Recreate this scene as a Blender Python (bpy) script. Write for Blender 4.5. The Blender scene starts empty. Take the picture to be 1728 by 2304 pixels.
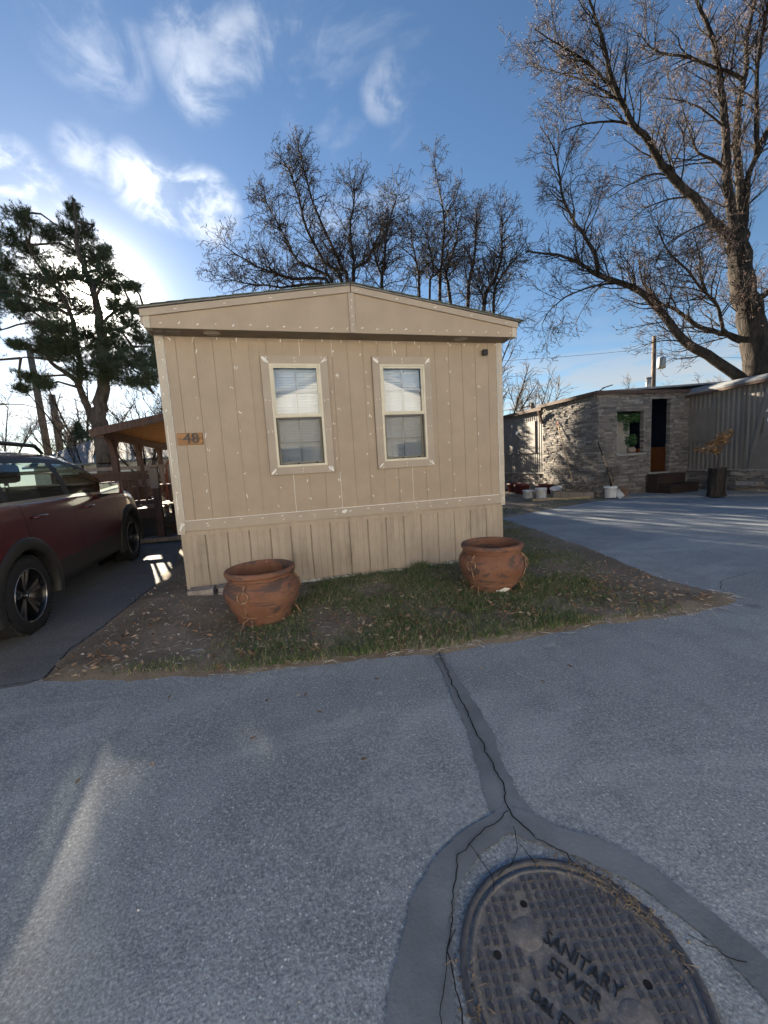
import bpy, bmesh, math, random
from mathutils import Vector, Matrix, noise
R = math.radians
SC = bpy.context.scene
COL = SC.collection

# ------------------------------------------------------------------ camera
cam_d = bpy.data.cameras.new('camera'); cam = bpy.data.objects.new('camera', cam_d); COL.objects.link(cam)
cam_d.sensor_fit = 'HORIZONTAL'; cam_d.sensor_width = 36.0; cam_d.lens = 18.75
cam_d.clip_start = 0.05; cam_d.clip_end = 2000
_r = Vector((0.96391968, -0.25971182, -0.05838331)); _u = Vector((0.08695951, 0.09993074, 0.99118711)); _f = Vector((0.25158872, 0.96050175, -0.11890962))
mw = Matrix((( _r.x, _u.x, -_f.x, 1.1887), (_r.y, _u.y, -_f.y, -5.2513), (_r.z, _u.z, -_f.z, 1.5216), (0, 0, 0, 1)))
cam.matrix_world = mw
SC.camera = cam

# ------------------------------------------------------------------ sky and sun
SUN_DIR = Vector((-0.3056, 0.8934, 0.3294)).normalized()
SUN_EL = math.asin(SUN_DIR.z); SUN_AZ = math.atan2(SUN_DIR.x, SUN_DIR.y)
CLOUDS = [(-0.163,0.847,0.506,4.0,1.0),(-0.194,0.835,0.516,3.4,.6),(-0.079,0.865,0.495,4,.9),(-0.12,0.857,0.5,4,.8),(-0.351,0.806,0.476,3.6,.8),(-0.357,0.798,0.486,3.2,.7),(-0.011,0.749,0.663,3.8,.34),(-0.064,0.773,0.631,3.6,.4),(0.046,0.724,0.688,4.2,.3),(0.074,0.708,0.703,5,.3),(-0.07,0.749,0.659,4.5,.3),(-0.208,0.741,0.638,5,.25),(-0.19,0.751,0.633,4,.25),(0.251,0.727,0.64,3.2,.3),(0.234,0.738,0.633,2.6,.3),(-0.256,0.811,0.527,3,.4),(-0.329,0.819,0.471,3,.6)]
EXPOSURE = 2.75
SKY_STRENGTH = 0.05
SUN_STRENGTH = 4.0
w = bpy.data.worlds.new('World'); SC.world = w; w.use_nodes = True
nt = w.node_tree; nt.nodes.clear()
def wn(t, **k):
    n = nt.nodes.new(t)
    for a, b in k.items(): setattr(n, a, b)
    return n
def wl(a, b): nt.links.new(a, b)
def wmath(op, a, b=None, clamp=False):
    n = wn('ShaderNodeMath', operation=op, use_clamp=clamp)
    for i, v in enumerate((a, b)):
        if v is None: continue
        if isinstance(v, (int, float)): n.inputs[i].default_value = v
        else: wl(v, n.inputs[i])
    return n.outputs[0]
def wrange(v, a, b, c, d, smooth=True):
    n = wn('ShaderNodeMapRange'); n.interpolation_type = 'SMOOTHSTEP' if smooth else 'LINEAR'
    for i, x in enumerate((v, a, b, c, d)):
        if isinstance(x, (int, float)): n.inputs[i].default_value = x
        else: wl(x, n.inputs[i])
    return n.outputs[0]
sky = wn('ShaderNodeTexSky', sky_type='NISHITA'); sky.sun_disc = False
sky.sun_elevation = SUN_EL; sky.sun_rotation = SUN_AZ
sky.altitude = 800; sky.air_density = 1.0; sky.dust_density = 0.25; sky.ozone_density = 2.0
tc = wn('ShaderNodeTexCoord'); D3 = tc.outputs['Generated']
def wnoise(scale, detail, rough, stretch=(1, 1, 1), off=0.0, dist=0.0):
    mp = wn('ShaderNodeMapping'); mp.inputs['Scale'].default_value = stretch; mp.inputs['Location'].default_value = (off, off, off)
    wl(D3, mp.inputs['Vector'])
    n = wn('ShaderNodeTexNoise'); n.inputs['Scale'].default_value = scale; n.inputs['Detail'].default_value = detail
    n.inputs['Roughness'].default_value = rough; n.inputs['Distortion'].default_value = dist
    wl(mp.outputs[0], n.inputs['Vector']); return n.outputs['Fac']
sep = wn('ShaderNodeSeparateXYZ'); wl(D3, sep.inputs[0])
# wisps drifting where the photograph has them
acc = None
for cx, cy, cz, deg, amp in CLOUDS:
    dp = wn('ShaderNodeVectorMath', operation='DOT_PRODUCT'); wl(D3, dp.inputs[0]); dp.inputs[1].default_value = Vector((cx, cy, cz)).normalized()
    b = wrange(dp.outputs['Value'], math.cos(R(deg)), math.cos(R(deg * 0.1)), 0.0, amp)
    acc = b if acc is None else wmath('MAXIMUM', acc, b)
n1 = wnoise(6.5, 7, 0.58, (1.6, 1.0, 2.2), 3.1, 0.7)
n2 = wnoise(14.0, 6, 0.6, (1.0, 1.0, 1.6), 1.7, 0.4)
nn = wmath('ADD', wmath('MULTIPLY', n1, 0.7), wmath('MULTIPLY', n2, 0.3))
wis = wmath('MULTIPLY', acc, wrange(nn, 0.43, 0.66, 0.0, 1.0))
wis = wmath('ADD', wis, wmath('MULTIPLY', wmath('POWER', acc, 2.0), 0.12), True)
# thin broken cloud over the rest of the sky and a low bank above the horizon all round
n3 = wnoise(2.6, 8, 0.6, (1.0, 1.0, 2.4), 7.3, 0.6)
thin = wmath('MULTIPLY', wrange(n3, 0.58, 0.8, 0.0, 0.3), wrange(sep.outputs['Z'], 0.05, 0.3, 0.0, 1.0))
n4 = wnoise(4.0, 7, 0.55, (1.0, 1.0, 7.0), 2.2, 0.4)
low = wmath('MULTIPLY', wrange(n4, 0.4, 0.6, 0.0, 0.85), wrange(sep.outputs['Z'], 0.27, 0.09, 0.0, 1.0))
cl = wmath('MAXIMUM', wmath('MAXIMUM', wis, thin), low, True)
# clouds are brighter towards the sun
ds = wn('ShaderNodeVectorMath', operation='DOT_PRODUCT'); wl(D3, ds.inputs[0]); ds.inputs[1].default_value = SUN_DIR
cb = wrange(ds.outputs['Value'], 0.55, 1.0, 2.0, 5.0)
ccol = wn('ShaderNodeVectorMath', operation='SCALE'); ccol.inputs[0].default_value = (0.97, 0.985, 1.0); wl(cb, ccol.inputs['Scale'])
hs = wn('ShaderNodeHueSaturation'); hs.inputs['Saturation'].default_value = 1.1; hs.inputs['Value'].default_value = 0.47; wl(sky.outputs[0], hs.inputs['Color'])
# the bright aureole about the sun
au = wmath('ADD', wmath('MULTIPLY', wmath('POWER', wmath('MAXIMUM', ds.outputs['Value'], 0.0), 700.0), 90.0), wmath('MULTIPLY', wmath('POWER', wmath('MAXIMUM', ds.outputs['Value'], 0.0), 190.0), 4.0))
auc = wn('ShaderNodeVectorMath', operation='SCALE'); auc.inputs[0].default_value = (1.0, 0.93, 0.8); wl(au, auc.inputs['Scale'])
addn = wn('ShaderNodeVectorMath', operation='ADD'); wl(hs.outputs[0], addn.inputs[0]); wl(auc.outputs[0], addn.inputs[1])
mx = wn('ShaderNodeMix', data_type='RGBA'); wl(cl, mx.inputs[0]); wl(addn.outputs[0], mx.inputs[6]); wl(ccol.outputs[0], mx.inputs[7])
bg = wn('ShaderNodeBackground'); bg.inputs['Strength'].default_value = SKY_STRENGTH; wl(mx.outputs[2], bg.inputs['Color'])
wo = wn('ShaderNodeOutputWorld'); wl(bg.outputs[0], wo.inputs['Surface'])

sl = bpy.data.lights.new('sun', 'SUN'); sl.energy = SUN_STRENGTH; sl.angle = R(0.6); sl.color = (1.0, 0.86, 0.66)
so = bpy.data.objects.new('sun', sl); COL.objects.link(so); so.rotation_euler = SUN_DIR.to_track_quat('Z', 'Y').to_euler()
so.location = (0, 0, 30)
vs = SC.view_settings; vs.view_transform = 'Standard'; vs.look = 'None'; vs.gamma = 1.0; vs.exposure = EXPOSURE; vs.use_curve_mapping = False
SC.cycles.max_bounces = 8; SC.cycles.transparent_max_bounces = 12; SC.cycles.diffuse_bounces = 4
SC.cycles.sample_clamp_indirect = 6.0; SC.cycles.use_denoising = True; SC.cycles.caustics_reflective = False; SC.cycles.caustics_refractive = False

# ------------------------------------------------------------------ helpers
class MB:
    """collects faces for one mesh"""
    def __init__(s): s.v = []; s.f = []; s.sm = []; s.mi = []; s.cur = 0
    def face(s, idx, smooth=False): s.f.append(tuple(idx)); s.sm.append(smooth); s.mi.append(s.cur)
    def poly(s, pts, smooth=False):
        n = len(s.v); s.v.extend([tuple(p) for p in pts]); s.face(range(n, n + len(pts)), smooth); return s
    def box(s, x0, x1, y0, y1, z0, z1, m=None):
        n = len(s.v)
        P = [(x0,y0,z0),(x1,y0,z0),(x1,y1,z0),(x0,y1,z0),(x0,y0,z1),(x1,y0,z1),(x1,y1,z1),(x0,y1,z1)]
        if m is not None: P = [tuple(m @ Vector(p)) for p in P]
        s.v.extend(P)
        for q in ((0,3,2,1),(4,5,6,7),(0,1,5,4),(1,2,6,5),(2,3,7,6),(3,0,4,7)): s.face([n + i for i in q])
        return s
    def bar(s, a, b, w, h, up=(0, 0, 1)):
        a = Vector(a); b = Vector(b); d = b - a; L = d.length; d.normalize()
        side = d.cross(Vector(up))
        if side.length < 1e-4: side = d.cross(Vector((1, 0, 0)))
        side.normalize(); u = side.cross(d)
        m = Matrix(((side.x, d.x, u.x, a.x), (side.y, d.y, u.y, a.y), (side.z, d.z, u.z, a.z), (0, 0, 0, 1)))
        return s.box(-w/2, w/2, 0, L, -h/2, h/2, m)
    def tube(s, pts, rads, n=6, cap=True, smooth=True):
        pts = [Vector(p) for p in pts]
        if isinstance(rads, (int, float)): rads = [rads] * len(pts)
        base = len(s.v); prev = None
        for i, p in enumerate(pts):
            t = (pts[min(i + 1, len(pts) - 1)] - pts[max(i - 1, 0)])
            if t.length < 1e-9: t = Vector((0, 0, 1))
            t.normalize()
            if prev is None:
                a = Vector((0, 0, 1)) if abs(t.z) < 0.9 else Vector((1, 0, 0))
                e = t.cross(a).normalized()
            else:
                e = prev - t * prev.dot(t)
                e = e.normalized() if e.length > 1e-6 else t.orthogonal().normalized()
            prev = e; g = t.cross(e)
            for k in range(n):
                c = math.cos(2 * math.pi * k / n) * rads[i]; d = math.sin(2 * math.pi * k / n) * rads[i]
                s.v.append((p.x + e.x*c + g.x*d, p.y + e.y*c + g.y*d, p.z + e.z*c + g.z*d))
        for i in range(len(pts) - 1):
            for k in range(n):
                a = base + i * n + k; b = base + i * n + (k + 1) % n
                s.face((a, b, b + n, a + n), smooth)
        if cap:
            s.face([base + k for k in range(n)][::-1]); e0 = base + (len(pts) - 1) * n
            s.face([e0 + k for k in range(n)])
        return s
    def lathe(s, prof, n=40, m=None, closed=False):
        base = len(s.v)
        for r, z in prof:
            for k in range(n):
                a = 2 * math.pi * k / n; p = (r * math.cos(a), r * math.sin(a), z)
                if m is not None: p = tuple(m @ Vector(p))
                s.v.append(p)
        rows = len(prof)
        for i in range(rows if closed else rows - 1):
            j = (i + 1) % rows
            for k in range(n):
                k2 = (k + 1) % n
                s.face((base + i*n + k, base + i*n + k2, base + j*n + k2, base + j*n + k), True)
        return s
    def disc(s, c, r, n=24, m=None):
        pts = [(c[0] + r * math.cos(2*math.pi*k/n), c[1] + r * math.sin(2*math.pi*k/n), c[2]) for k in range(n)]
        if m is not None: pts = [tuple(m @ Vector(p)) for p in pts]
        s.poly(pts); return s
    def torus(s, R0, r, m=None, n=28, k=8):
        base = len(s.v)
        for i in range(n):
            a = 2*math.pi*i/n
            for j in range(k):
                b = 2*math.pi*j/k; q = R0 + r*math.cos(b)
                p = Vector((q*math.cos(a), q*math.sin(a), r*math.sin(b)))
                s.v.append(tuple(m @ p) if m is not None else tuple(p))
        for i in range(n):
            for j in range(k):
                s.face((base+i*k+j, base+((i+1)%n)*k+j, base+((i+1)%n)*k+(j+1)%k, base+i*k+(j+1)%k), True)
        return s
    def prism(s, outline, y0, y1, m=None):
        """outline in (x, z); extruded along y"""
        A = [(x, y0, z) for x, z in outline]; B = [(x, y1, z) for x, z in outline]
        if m is not None: A = [tuple(m @ Vector(p)) for p in A]; B = [tuple(m @ Vector(p)) for p in B]
        n = len(s.v); k = len(outline); s.v.extend(A + B)
        s.face(range(n, n + k)); s.face(range(n + 2*k - 1, n + k - 1, -1))
        for i in range(k):
            j = (i + 1) % k; s.face((n + i, n + k + i, n + k + j, n + j))
        return s
    def mesh(s, name, mats):
        me = bpy.data.meshes.new(name); me.from_pydata(s.v, [], s.f)
        if not isinstance(mats, (list, tuple)): mats = [mats]
        for m in mats: me.materials.append(m)
        me.polygons.foreach_set('use_smooth', s.sm)
        if any(s.mi): me.polygons.foreach_set('material_index', s.mi)
        me.update(); return me
    def build(s, name, mats, parent=None, loc=None, rot=None, bevel=0.0):
        o = bpy.data.objects.new(name, s.mesh(name, mats)); COL.objects.link(o)
        if parent is not None: o.parent = parent
        if loc is not None: o.location = loc
        if rot is not None: o.rotation_euler = rot
        if bevel:
            bm = bmesh.new(); bm.from_mesh(o.data)
            bmesh.ops.bevel(bm, geom=bm.edges[:], offset=bevel, segments=2, affect='EDGES', profile=0.6)
            bm.to_mesh(o.data); bm.free()
        return o
def share(name, me, parent=None, loc=(0, 0, 0), rot=(0, 0, 0), sc=(1, 1, 1)):
    o = bpy.data.objects.new(name, me); COL.objects.link(o)
    if parent is not None: o.parent = parent
    o.location = loc; o.rotation_euler = rot; o.scale = sc
    return o
def tag(o, label, cat, group=None):
    o['label'] = label; o['category'] = cat
    if group: o['group'] = group
    return o
def thing(name, label, cat, loc=(0, 0, 0), rz=0.0, group=None):
    o = bpy.data.objects.new(name, None); COL.objects.link(o); o.location = loc; o.rotation_euler = (0, 0, rz)
    o.empty_display_size = 0.2
    return tag(o, label, cat, group)
def kind(o, k): o['kind'] = k; return o
def sstep(a, b, x):
    t = max(0.0, min(1.0, (x - a) / (b - a))); return t * t * (3 - 2 * t)
def text_mesh(body, size, extrude, mat, name='lettering'):
    cu = bpy.data.curves.new('txt', 'FONT'); cu.body = body; cu.size = size; cu.extrude = extrude; cu.align_x = 'CENTER'; cu.align_y = 'CENTER'
    cu.resolution_u = 3
    ob = bpy.data.objects.new('txt', cu); COL.objects.link(ob)
    dg = bpy.context.evaluated_depsgraph_get()
    me = bpy.data.meshes.new_from_object(ob.evaluated_get(dg)); bpy.data.objects.remove(ob); bpy.data.curves.remove(cu)
    me.name = name; me.materials.clear(); me.materials.append(mat); return me
def gz(x, y):
    """height of the land: the drive on the left climbs gently to the back"""
    return sstep(0.9, -0.3, x) * min(0.5, 0.033 * max(0.0, y + 3.4))

# ------------------------------------------------------------------ materials
class Mat:
    def __init__(s, name, rough=0.7, spec=0.5, metal=0.0):
        s.m = bpy.data.materials.new(name); s.m.use_nodes = True; s.t = s.m.node_tree
        s.b = s.t.nodes['Principled BSDF']; s.b.inputs['Roughness'].default_value = rough
        s.b.inputs['Metallic'].default_value = metal; s.b.inputs['Specular IOR Level'].default_value = spec
        s.co = None; s.bumps = None
    def n(s, t, **k):
        o = s.t.nodes.new(t)
        for a, b in k.items(): setattr(o, a, b)
        return o
    def l(s, a, b): s.t.links.new(a, b)
    def put(s, sock, v):
        if isinstance(v, (int, float)): sock.default_value = v
        elif isinstance(v, tuple): sock.default_value = (v + (1.0,)) if len(v) == 3 and len(sock.default_value) == 4 else v
        else: s.l(v, sock)
    def coord(s, stretch=(1, 1, 1), world=False, rot=(0, 0, 0)):
        if world: src = s.n('ShaderNodeNewGeometry').outputs['Position']
        else: src = s.n('ShaderNodeTexCoord').outputs['Object']
        mp = s.n('ShaderNodeMapping'); mp.inputs['Scale'].default_value = stretch; mp.inputs['Rotation'].default_value = rot; s.l(src, mp.inputs[0]); return mp.outputs[0]
    def noise(s, scale, detail=4, rough=0.55, stretch=(1, 1, 1), world=False, dist=0.0, rot=(0, 0, 0)):
        o = s.n('ShaderNodeTexNoise'); s.l(s.coord(stretch, world, rot), o.inputs['Vector'])
        o.inputs['Scale'].default_value = scale; o.inputs['Detail'].default_value = detail; o.inputs['Roughness'].default_value = rough; o.inputs['Distortion'].default_value = dist
        return o.outputs['Fac']
    def voro(s, scale, feature='F1', out='Distance', world=False, stretch=(1, 1, 1)):
        o = s.n('ShaderNodeTexVoronoi'); o.feature = feature; s.l(s.coord(stretch, world), o.inputs['Vector']); o.inputs['Scale'].default_value = scale
        return o.outputs[out]
    def math(s, op, a, b=0.0, clamp=False):
        o = s.n('ShaderNodeMath', operation=op, use_clamp=clamp); s.put(o.inputs[0], a); s.put(o.inputs[1], b); return o.outputs[0]
    def rng(s, v, a, b, c=0.0, d=1.0):
        o = s.n('ShaderNodeMapRange'); o.interpolation_type = 'SMOOTHSTEP'; s.put(o.inputs[0], v)
        for i, x in enumerate((a, b, c, d)): o.inputs[i + 1].default_value = x
        return o.outputs[0]
    def mix(s, f, a, b, mode='MIX'):
        o = s.n('ShaderNodeMix', data_type='RGBA', blend_type=mode); s.put(o.inputs[0], f); s.put(o.inputs[6], a); s.put(o.inputs[7], b); return o.outputs[2]
    def rand(s):
        a = s.n('ShaderNodeObjectInfo').outputs['Random']; b = s.n('ShaderNodeNewGeometry').outputs['Random Per Island']
        return s.math('FRACT', s.math('ADD', a, b))
    def ramp(s, f, stops, interp='LINEAR'):
        o = s.n('ShaderNodeValToRGB'); o.color_ramp.interpolation = interp; e = o.color_ramp.elements
        while len(e) < len(stops): e.new(0.5)
        for i, (p, c) in enumerate(stops): e[i].position = p; e[i].color = (c + (1.0,)) if len(c) == 3 else c
        s.put(o.inputs[0], f); return o.outputs[0]
    def color(s, v): s.put(s.b.inputs['Base Color'], v); return s
    def rough(s, v): s.put(s.b.inputs['Roughness'], v); return s
    def bump(s, h, strength=0.4, dist=0.01):
        o = s.n('ShaderNodeBump'); o.inputs['Strength'].default_value = strength; o.inputs['Distance'].default_value = dist; s.l(h, o.inputs['Height'])
        if s.bumps is not None: s.l(s.bumps, o.inputs['Normal'])
        s.bumps = o.outputs[0]; s.l(s.bumps, s.b.inputs['Normal']); return s
def simple(name, c, rough=0.6, var=0.25, scale=6.0, bump=0.15, metal=0.0, spec=0.5, stretch=(1, 1, 1), world=False, bs=None):
    m = Mat(name, rough, spec, metal)
    n = m.noise(scale, 5, 0.6, stretch, world)
    d = tuple(x * (1 - var) for x in c); e = tuple(min(1, x * (1 + var)) for x in c)
    m.color(m.mix(m.rng(n, 0.3, 0.7), d, e))
    if bump: m.bump(m.noise(bs or scale * 6, 4, 0.6, stretch, world), bump, 0.01)
    return m.m

def mat_asphalt(name, dark, light, speck, patch):
    m = Mat(name, 0.85, 0.3)
    big = m.noise(0.55, 5, 0.6, world=True); mid = m.noise(5.0, 5, 0.65, (1, 0.6, 1), True); fine = m.noise(78.0, 4, 0.8, world=True)
    c = m.mix(m.rng(big, 0.3, 0.7), dark, light)
    c = m.mix(m.math('MULTIPLY', m.rng(mid, 0.42, 0.7), 0.6), c, patch)
    wear = m.noise(0.9, 6, 0.7, (0.45, 1.5, 1), True, 0.8)
    c = m.mix(m.math('MULTIPLY', m.rng(wear, 0.5, 0.68), 0.45), c, tuple(x * 1.35 for x in light))
    c = m.mix(m.math('MULTIPLY', m.rng(wear, 0.46, 0.3), 0.5), c, tuple(x * 0.72 for x in dark))
    spot = m.voro(0.8, world=True); c = m.mix(m.math('MULTIPLY', m.rng(spot, 0.07, 0.015), 0.55), c, (0.04, 0.042, 0.045))
    c = m.mix(m.math('MULTIPLY', m.rng(fine, 0.47, 0.66), 0.62), c, tuple(min(.6, x * 1.75) for x in light))
    c = m.mix(m.math('MULTIPLY', m.rng(fine, 0.47, 0.34), 0.6), c, tuple(x * 0.45 for x in dark))
    vc = m.voro(95.0, out='Color', world=True); sx = m.n('ShaderNodeSeparateColor'); m.l(vc, sx.inputs[0])
    vd = m.voro(95.0, world=True)
    st = m.math('MULTIPLY', m.rng(sx.outputs[0], 0.86, 0.97), m.rng(vd, 0.5, 0.2))
    st = m.math('MULTIPLY', st, m.rng(m.noise(1.3, 4, 0.6, world=True), 0.35, 0.6, 0.25, 1.0))
    v2 = m.voro(34.0, out='Color', world=True); s2 = m.n('ShaderNodeSeparateColor'); m.l(v2, s2.inputs[0])
    c = m.mix(m.math('MULTIPLY', m.math('MULTIPLY', m.rng(s2.outputs[1], 0.8, 0.95), m.rng(m.voro(34.0, world=True), 0.42, 0.25)), 0.2), c, tuple(min(.6, x * 1.8) for x in light))
    c = m.mix(m.math('MULTIPLY', m.math('MULTIPLY', m.rng(s2.outputs[2], 0.8, 0.95), m.rng(m.voro(34.0, world=True), 0.42, 0.25)), 0.16), c, tuple(x * .5 for x in dark))
    c = m.mix(m.math('MULTIPLY', st, 0.6), c, speck)
    m.color(c); m.bump(m.voro(110.0, world=True), 0.4, 0.004); m.bump(m.noise(9, 5, 0.6, world=True), 0.15, 0.02)
    m.rough(m.rng(fine, 0.3, 0.8, 0.75, 0.95)); return m.m
ASPHALT = mat_asphalt('asphalt_weathered', (0.2, 0.219, 0.235), (0.3, 0.322, 0.34), (0.9, 0.9, 0.9), (0.17, 0.187, 0.202))
DRIVE = mat_asphalt('asphalt_dark', (0.1, 0.104, 0.112), (0.14, 0.144, 0.152), (0.4, 0.4, 0.4), (0.09, 0.095, 0.102))
TAR = simple('crack_sealer', (0.175, 0.192, 0.21), 0.7, 0.2, 3.0, 0.25, world=True, bs=60)
CRACK = simple('crack_dark', (0.012, 0.012, 0.013), 0.95, 0.2, 20, 0)
m = Mat('yard_soil', 0.95, 0.2)
c = m.mix(m.rng(m.noise(1.4, 5, 0.6, world=True), 0.35, 0.65), (0.17, 0.14, 0.11), (0.26, 0.22, 0.175))
c = m.mix(m.math('MULTIPLY', m.rng(m.noise(28, 5, 0.7, world=True), 0.45, 0.75), 0.6), c, (0.085, 0.065, 0.048))
c = m.mix(m.math('MULTIPLY', m.rng(m.noise(70, 3, 0.7, world=True), 0.62, 0.75), 0.7), c, (0.28, 0.24, 0.19))
m.color(c); m.bump(m.noise(45, 6, 0.7, world=True), 0.8, 0.015); SOIL = m.m
m = Mat('far_ground', 0.95, 0.2)
c = m.mix(m.rng(m.noise(0.25, 6, 0.6, world=True), 0.35, 0.65), (0.12, 0.10, 0.07), (0.10, 0.11, 0.055))
c = m.mix(m.math('MULTIPLY', m.rng(m.noise(6, 6, 0.7, world=True), 0.4, 0.7), 0.6), c, (0.22, 0.19, 0.13)); m.color(c); m.bump(m.noise(20, 6, 0.7, world=True), 0.7, 0.04); GROUND = m.m
m = Mat('grass_blades', 0.7, 0.2); r = m.rand()
m.color(m.ramp(r, [(0, (0.045, 0.085, 0.03)), (0.42, (0.078, 0.13, 0.045)), (0.66, (0.125, 0.165, 0.07)), (0.78, (0.22, 0.2, 0.12)), (1, (0.34, 0.3, 0.2))])); GRASS = m.m
m = Mat('dead_leaf', 0.8, 0.2); r = m.rand()
m.color(m.ramp(r, [(0, (0.13, 0.075, 0.045)), (0.4, (0.23, 0.135, 0.085)), (0.7, (0.3, 0.2, 0.13)), (1, (0.5, 0.42, 0.33))])); LEAF = m.m
m = Mat('grit', 0.9, 0.2); r = m.rand(); m.color(m.ramp(r, [(0, (0.2, 0.19, 0.18)), (0.7, (0.4, 0.38, 0.35)), (1, (0.75, 0.73, 0.7))])); GRIT = m.m

def mat_siding(name, c, dirt=0.0):
    m = Mat(name, 0.62, 0.35)
    n = m.noise(3.0, 5, 0.6, world=True)
    col = m.mix(m.rng(n, 0.3, 0.7), tuple(x * 0.94 for x in c), tuple(x * 1.05 for x in c))
    g = m.noise(55, 5, 0.65, (1, 1, 0.13), True)
    col = m.mix(m.math('MULTIPLY', m.rng(g, 0.5, 0.8), 0.22), col, tuple(x * 0.75 for x in c))
    if dirt:
        s1 = m.noise(9, 6, 0.65, (1, 1, 0.12), True); s2 = m.noise(1.6, 5, 0.6, world=True)
        col = m.mix(m.math('MULTIPLY', m.math('MULTIPLY', m.rng(s1, 0.42, 0.75), m.rng(s2, 0.35, 0.7)), dirt), col, tuple(x * 0.52 for x in c))
        st = m.noise(22, 4, 0.6, world=True)
        col = m.mix(m.math('MULTIPLY', m.rng(st, 0.7, 0.8), dirt * 0.7), col, (0.16, 0.12, 0.09))
    m.color(col); m.bump(m.noise(75, 5, 0.65, (1, 1, 0.2), True), 0.35, 0.004); m.bump(m.noise(210, 3, 0.7, world=True), 0.3, 0.002); return m.m
SIDING = mat_siding('painted_siding', (0.37, 0.298, 0.226))
TRIM = mat_siding('painted_trim', (0.385, 0.325, 0.265))
TRIM2 = mat_siding('corner_trim_paint', (0.48, 0.43, 0.36))
SKIRT = mat_siding('vinyl_skirting', (0.40, 0.335, 0.27), 0.9)
SOFFIT = simple('soffit_panel', (0.2, 0.155, 0.11), 0.7, 0.12, 4, 0.1)
CAULK = simple('white_filler', (0.75, 0.74, 0.72), 0.8, 0.1, 30, 0.2)
FOAM = simple('white_sealant', (0.68, 0.65, 0.58), 0.9, 0.2, 18, 0.6)
ALU = simple('window_frame_almond', (0.6, 0.56, 0.45), 0.45, 0.06, 8, 0.03)
SCREENF = simple('screen_frame', (0.1, 0.095, 0.085), 0.5, 0.1, 8, 0)
BLIND = simple('blind_slat', (0.8, 0.86, 0.96), 0.5, 0.05, 5, 0)
MUNTIN = simple('muntin', (0.42, 0.45, 0.5), 0.5, 0.04, 5, 0)
ROOM = simple('room_dark', (0.03, 0.03, 0.032), 0.9, 0.2, 2, 0)
ROOFSH = simple('roof_shingle', (0.11, 0.13, 0.095), 0.9, 0.35, 14, 0.7)
ROOFEDGE = simple('drip_edge', (0.2, 0.2, 0.2), 0.45, 0.15, 10, 0.1, metal=0.6)
SLATE = simple('roll_roofing', (0.2, 0.21, 0.225), 0.85, 0.25, 3, 0.5, bs=80)
m = Mat('window_glass', 0.02, 0.5); m.t.nodes.remove(m.b)
lw = m.n('ShaderNodeLayerWeight'); lw.inputs[0].default_value = 0.5
tr = m.n('ShaderNodeBsdfTransparent'); tr.inputs[0].default_value = (0.93, 0.95, 0.96, 1)
gl = m.n('ShaderNodeBsdfGlossy'); gl.inputs['Roughness'].default_value = 0.015
wv = m.n('ShaderNodeBump'); wv.inputs['Strength'].default_value = 0.04; wv.inputs['Distance'].default_value = 0.02; m.l(m.noise(2.5, 2, 0.5, world=True), wv.inputs['Height']); m.l(wv.outputs[0], gl.inputs['Normal'])
ms = m.n('ShaderNodeMixShader'); m.l(m.math('ADD', m.math('MULTIPLY', m.math('POWER', lw.outputs['Facing'], 4.0), 0.85), 0.04, True), ms.inputs[0]); m.l(tr.outputs[0], ms.inputs[1]); m.l(gl.outputs[0], ms.inputs[2])
m.l(ms.outputs[0], m.t.nodes['Material Output'].inputs[0]); GLASS = m.m
m = Mat('insect_screen', 0.5); m.t.nodes.remove(m.b)
tr = m.n('ShaderNodeBsdfTransparent'); df = m.n('ShaderNodeBsdfDiffuse'); df.inputs[0].default_value = (0.03, 0.03, 0.03, 1)
ms = m.n('ShaderNodeMixShader'); ms.inputs[0].default_value = 0.42; m.l(tr.outputs[0], ms.inputs[1]); m.l(df.outputs[0], ms.inputs[2]); m.l(ms.outputs[0], m.t.nodes['Material Output'].inputs[0]); SCREEN = m.m
m = Mat('tinted_glass', 0.02); m.t.nodes.remove(m.b)
lw = m.n('ShaderNodeLayerWeight'); lw.inputs[0].default_value = 0.5
tr = m.n('ShaderNodeBsdfTransparent'); tr.inputs[0].default_value = (0.62, 0.7, 0.66, 1)
gl = m.n('ShaderNodeBsdfGlossy'); gl.inputs['Roughness'].default_value = 0.01
ms = m.n('ShaderNodeMixShader'); m.l(m.math('ADD', m.math('MULTIPLY', m.math('POWER', lw.outputs['Facing'], 4.5), 0.85), 0.045, True), ms.inputs[0]); m.l(tr.outputs[0], ms.inputs[1]); m.l(gl.outputs[0], ms.inputs[2]); m.l(ms.outputs[0], m.t.nodes['Material Output'].inputs[0]); CARGLASS = m.m
def mat_wood(name, c, var=0.35, rough=0.75, along=(1, 1, 0.08), world=False):
    m = Mat(name, rough, 0.3); g = m.noise(28, 6, 0.65, along, world, 0.3); r = m.rand()
    col = m.mix(m.rng(g, 0.3, 0.75), tuple(x * (1 + var) for x in c), tuple(x * (1 - var) for x in c))
    col = m.mix(m.math('MULTIPLY', r, 0.35), col, tuple(x * 0.6 for x in c)); m.color(col); m.bump(g, 0.3, 0.006); return m.m
PORCHWOOD = mat_wood('stained_wood', (0.092, 0.056, 0.043))
DECKWOOD = mat_wood('deck_board', (0.2, 0.125, 0.085), along=(1, 0.08, 1))
OSB = mat_wood('roof_board_underside', (0.42, 0.25, 0.11), 0.2, along=(0.3, 0.3, 1))
RAWWOOD = mat_wood('raw_lumber', (0.45, 0.33, 0.2), 0.25)
GREYWOOD = mat_wood('grey_wood', (0.24, 0.2, 0.165), 0.3)
SIGNWOOD = mat_wood('sign_wood', (0.3, 0.16, 0.075), 0.4, along=(0.08, 1, 1))
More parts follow.
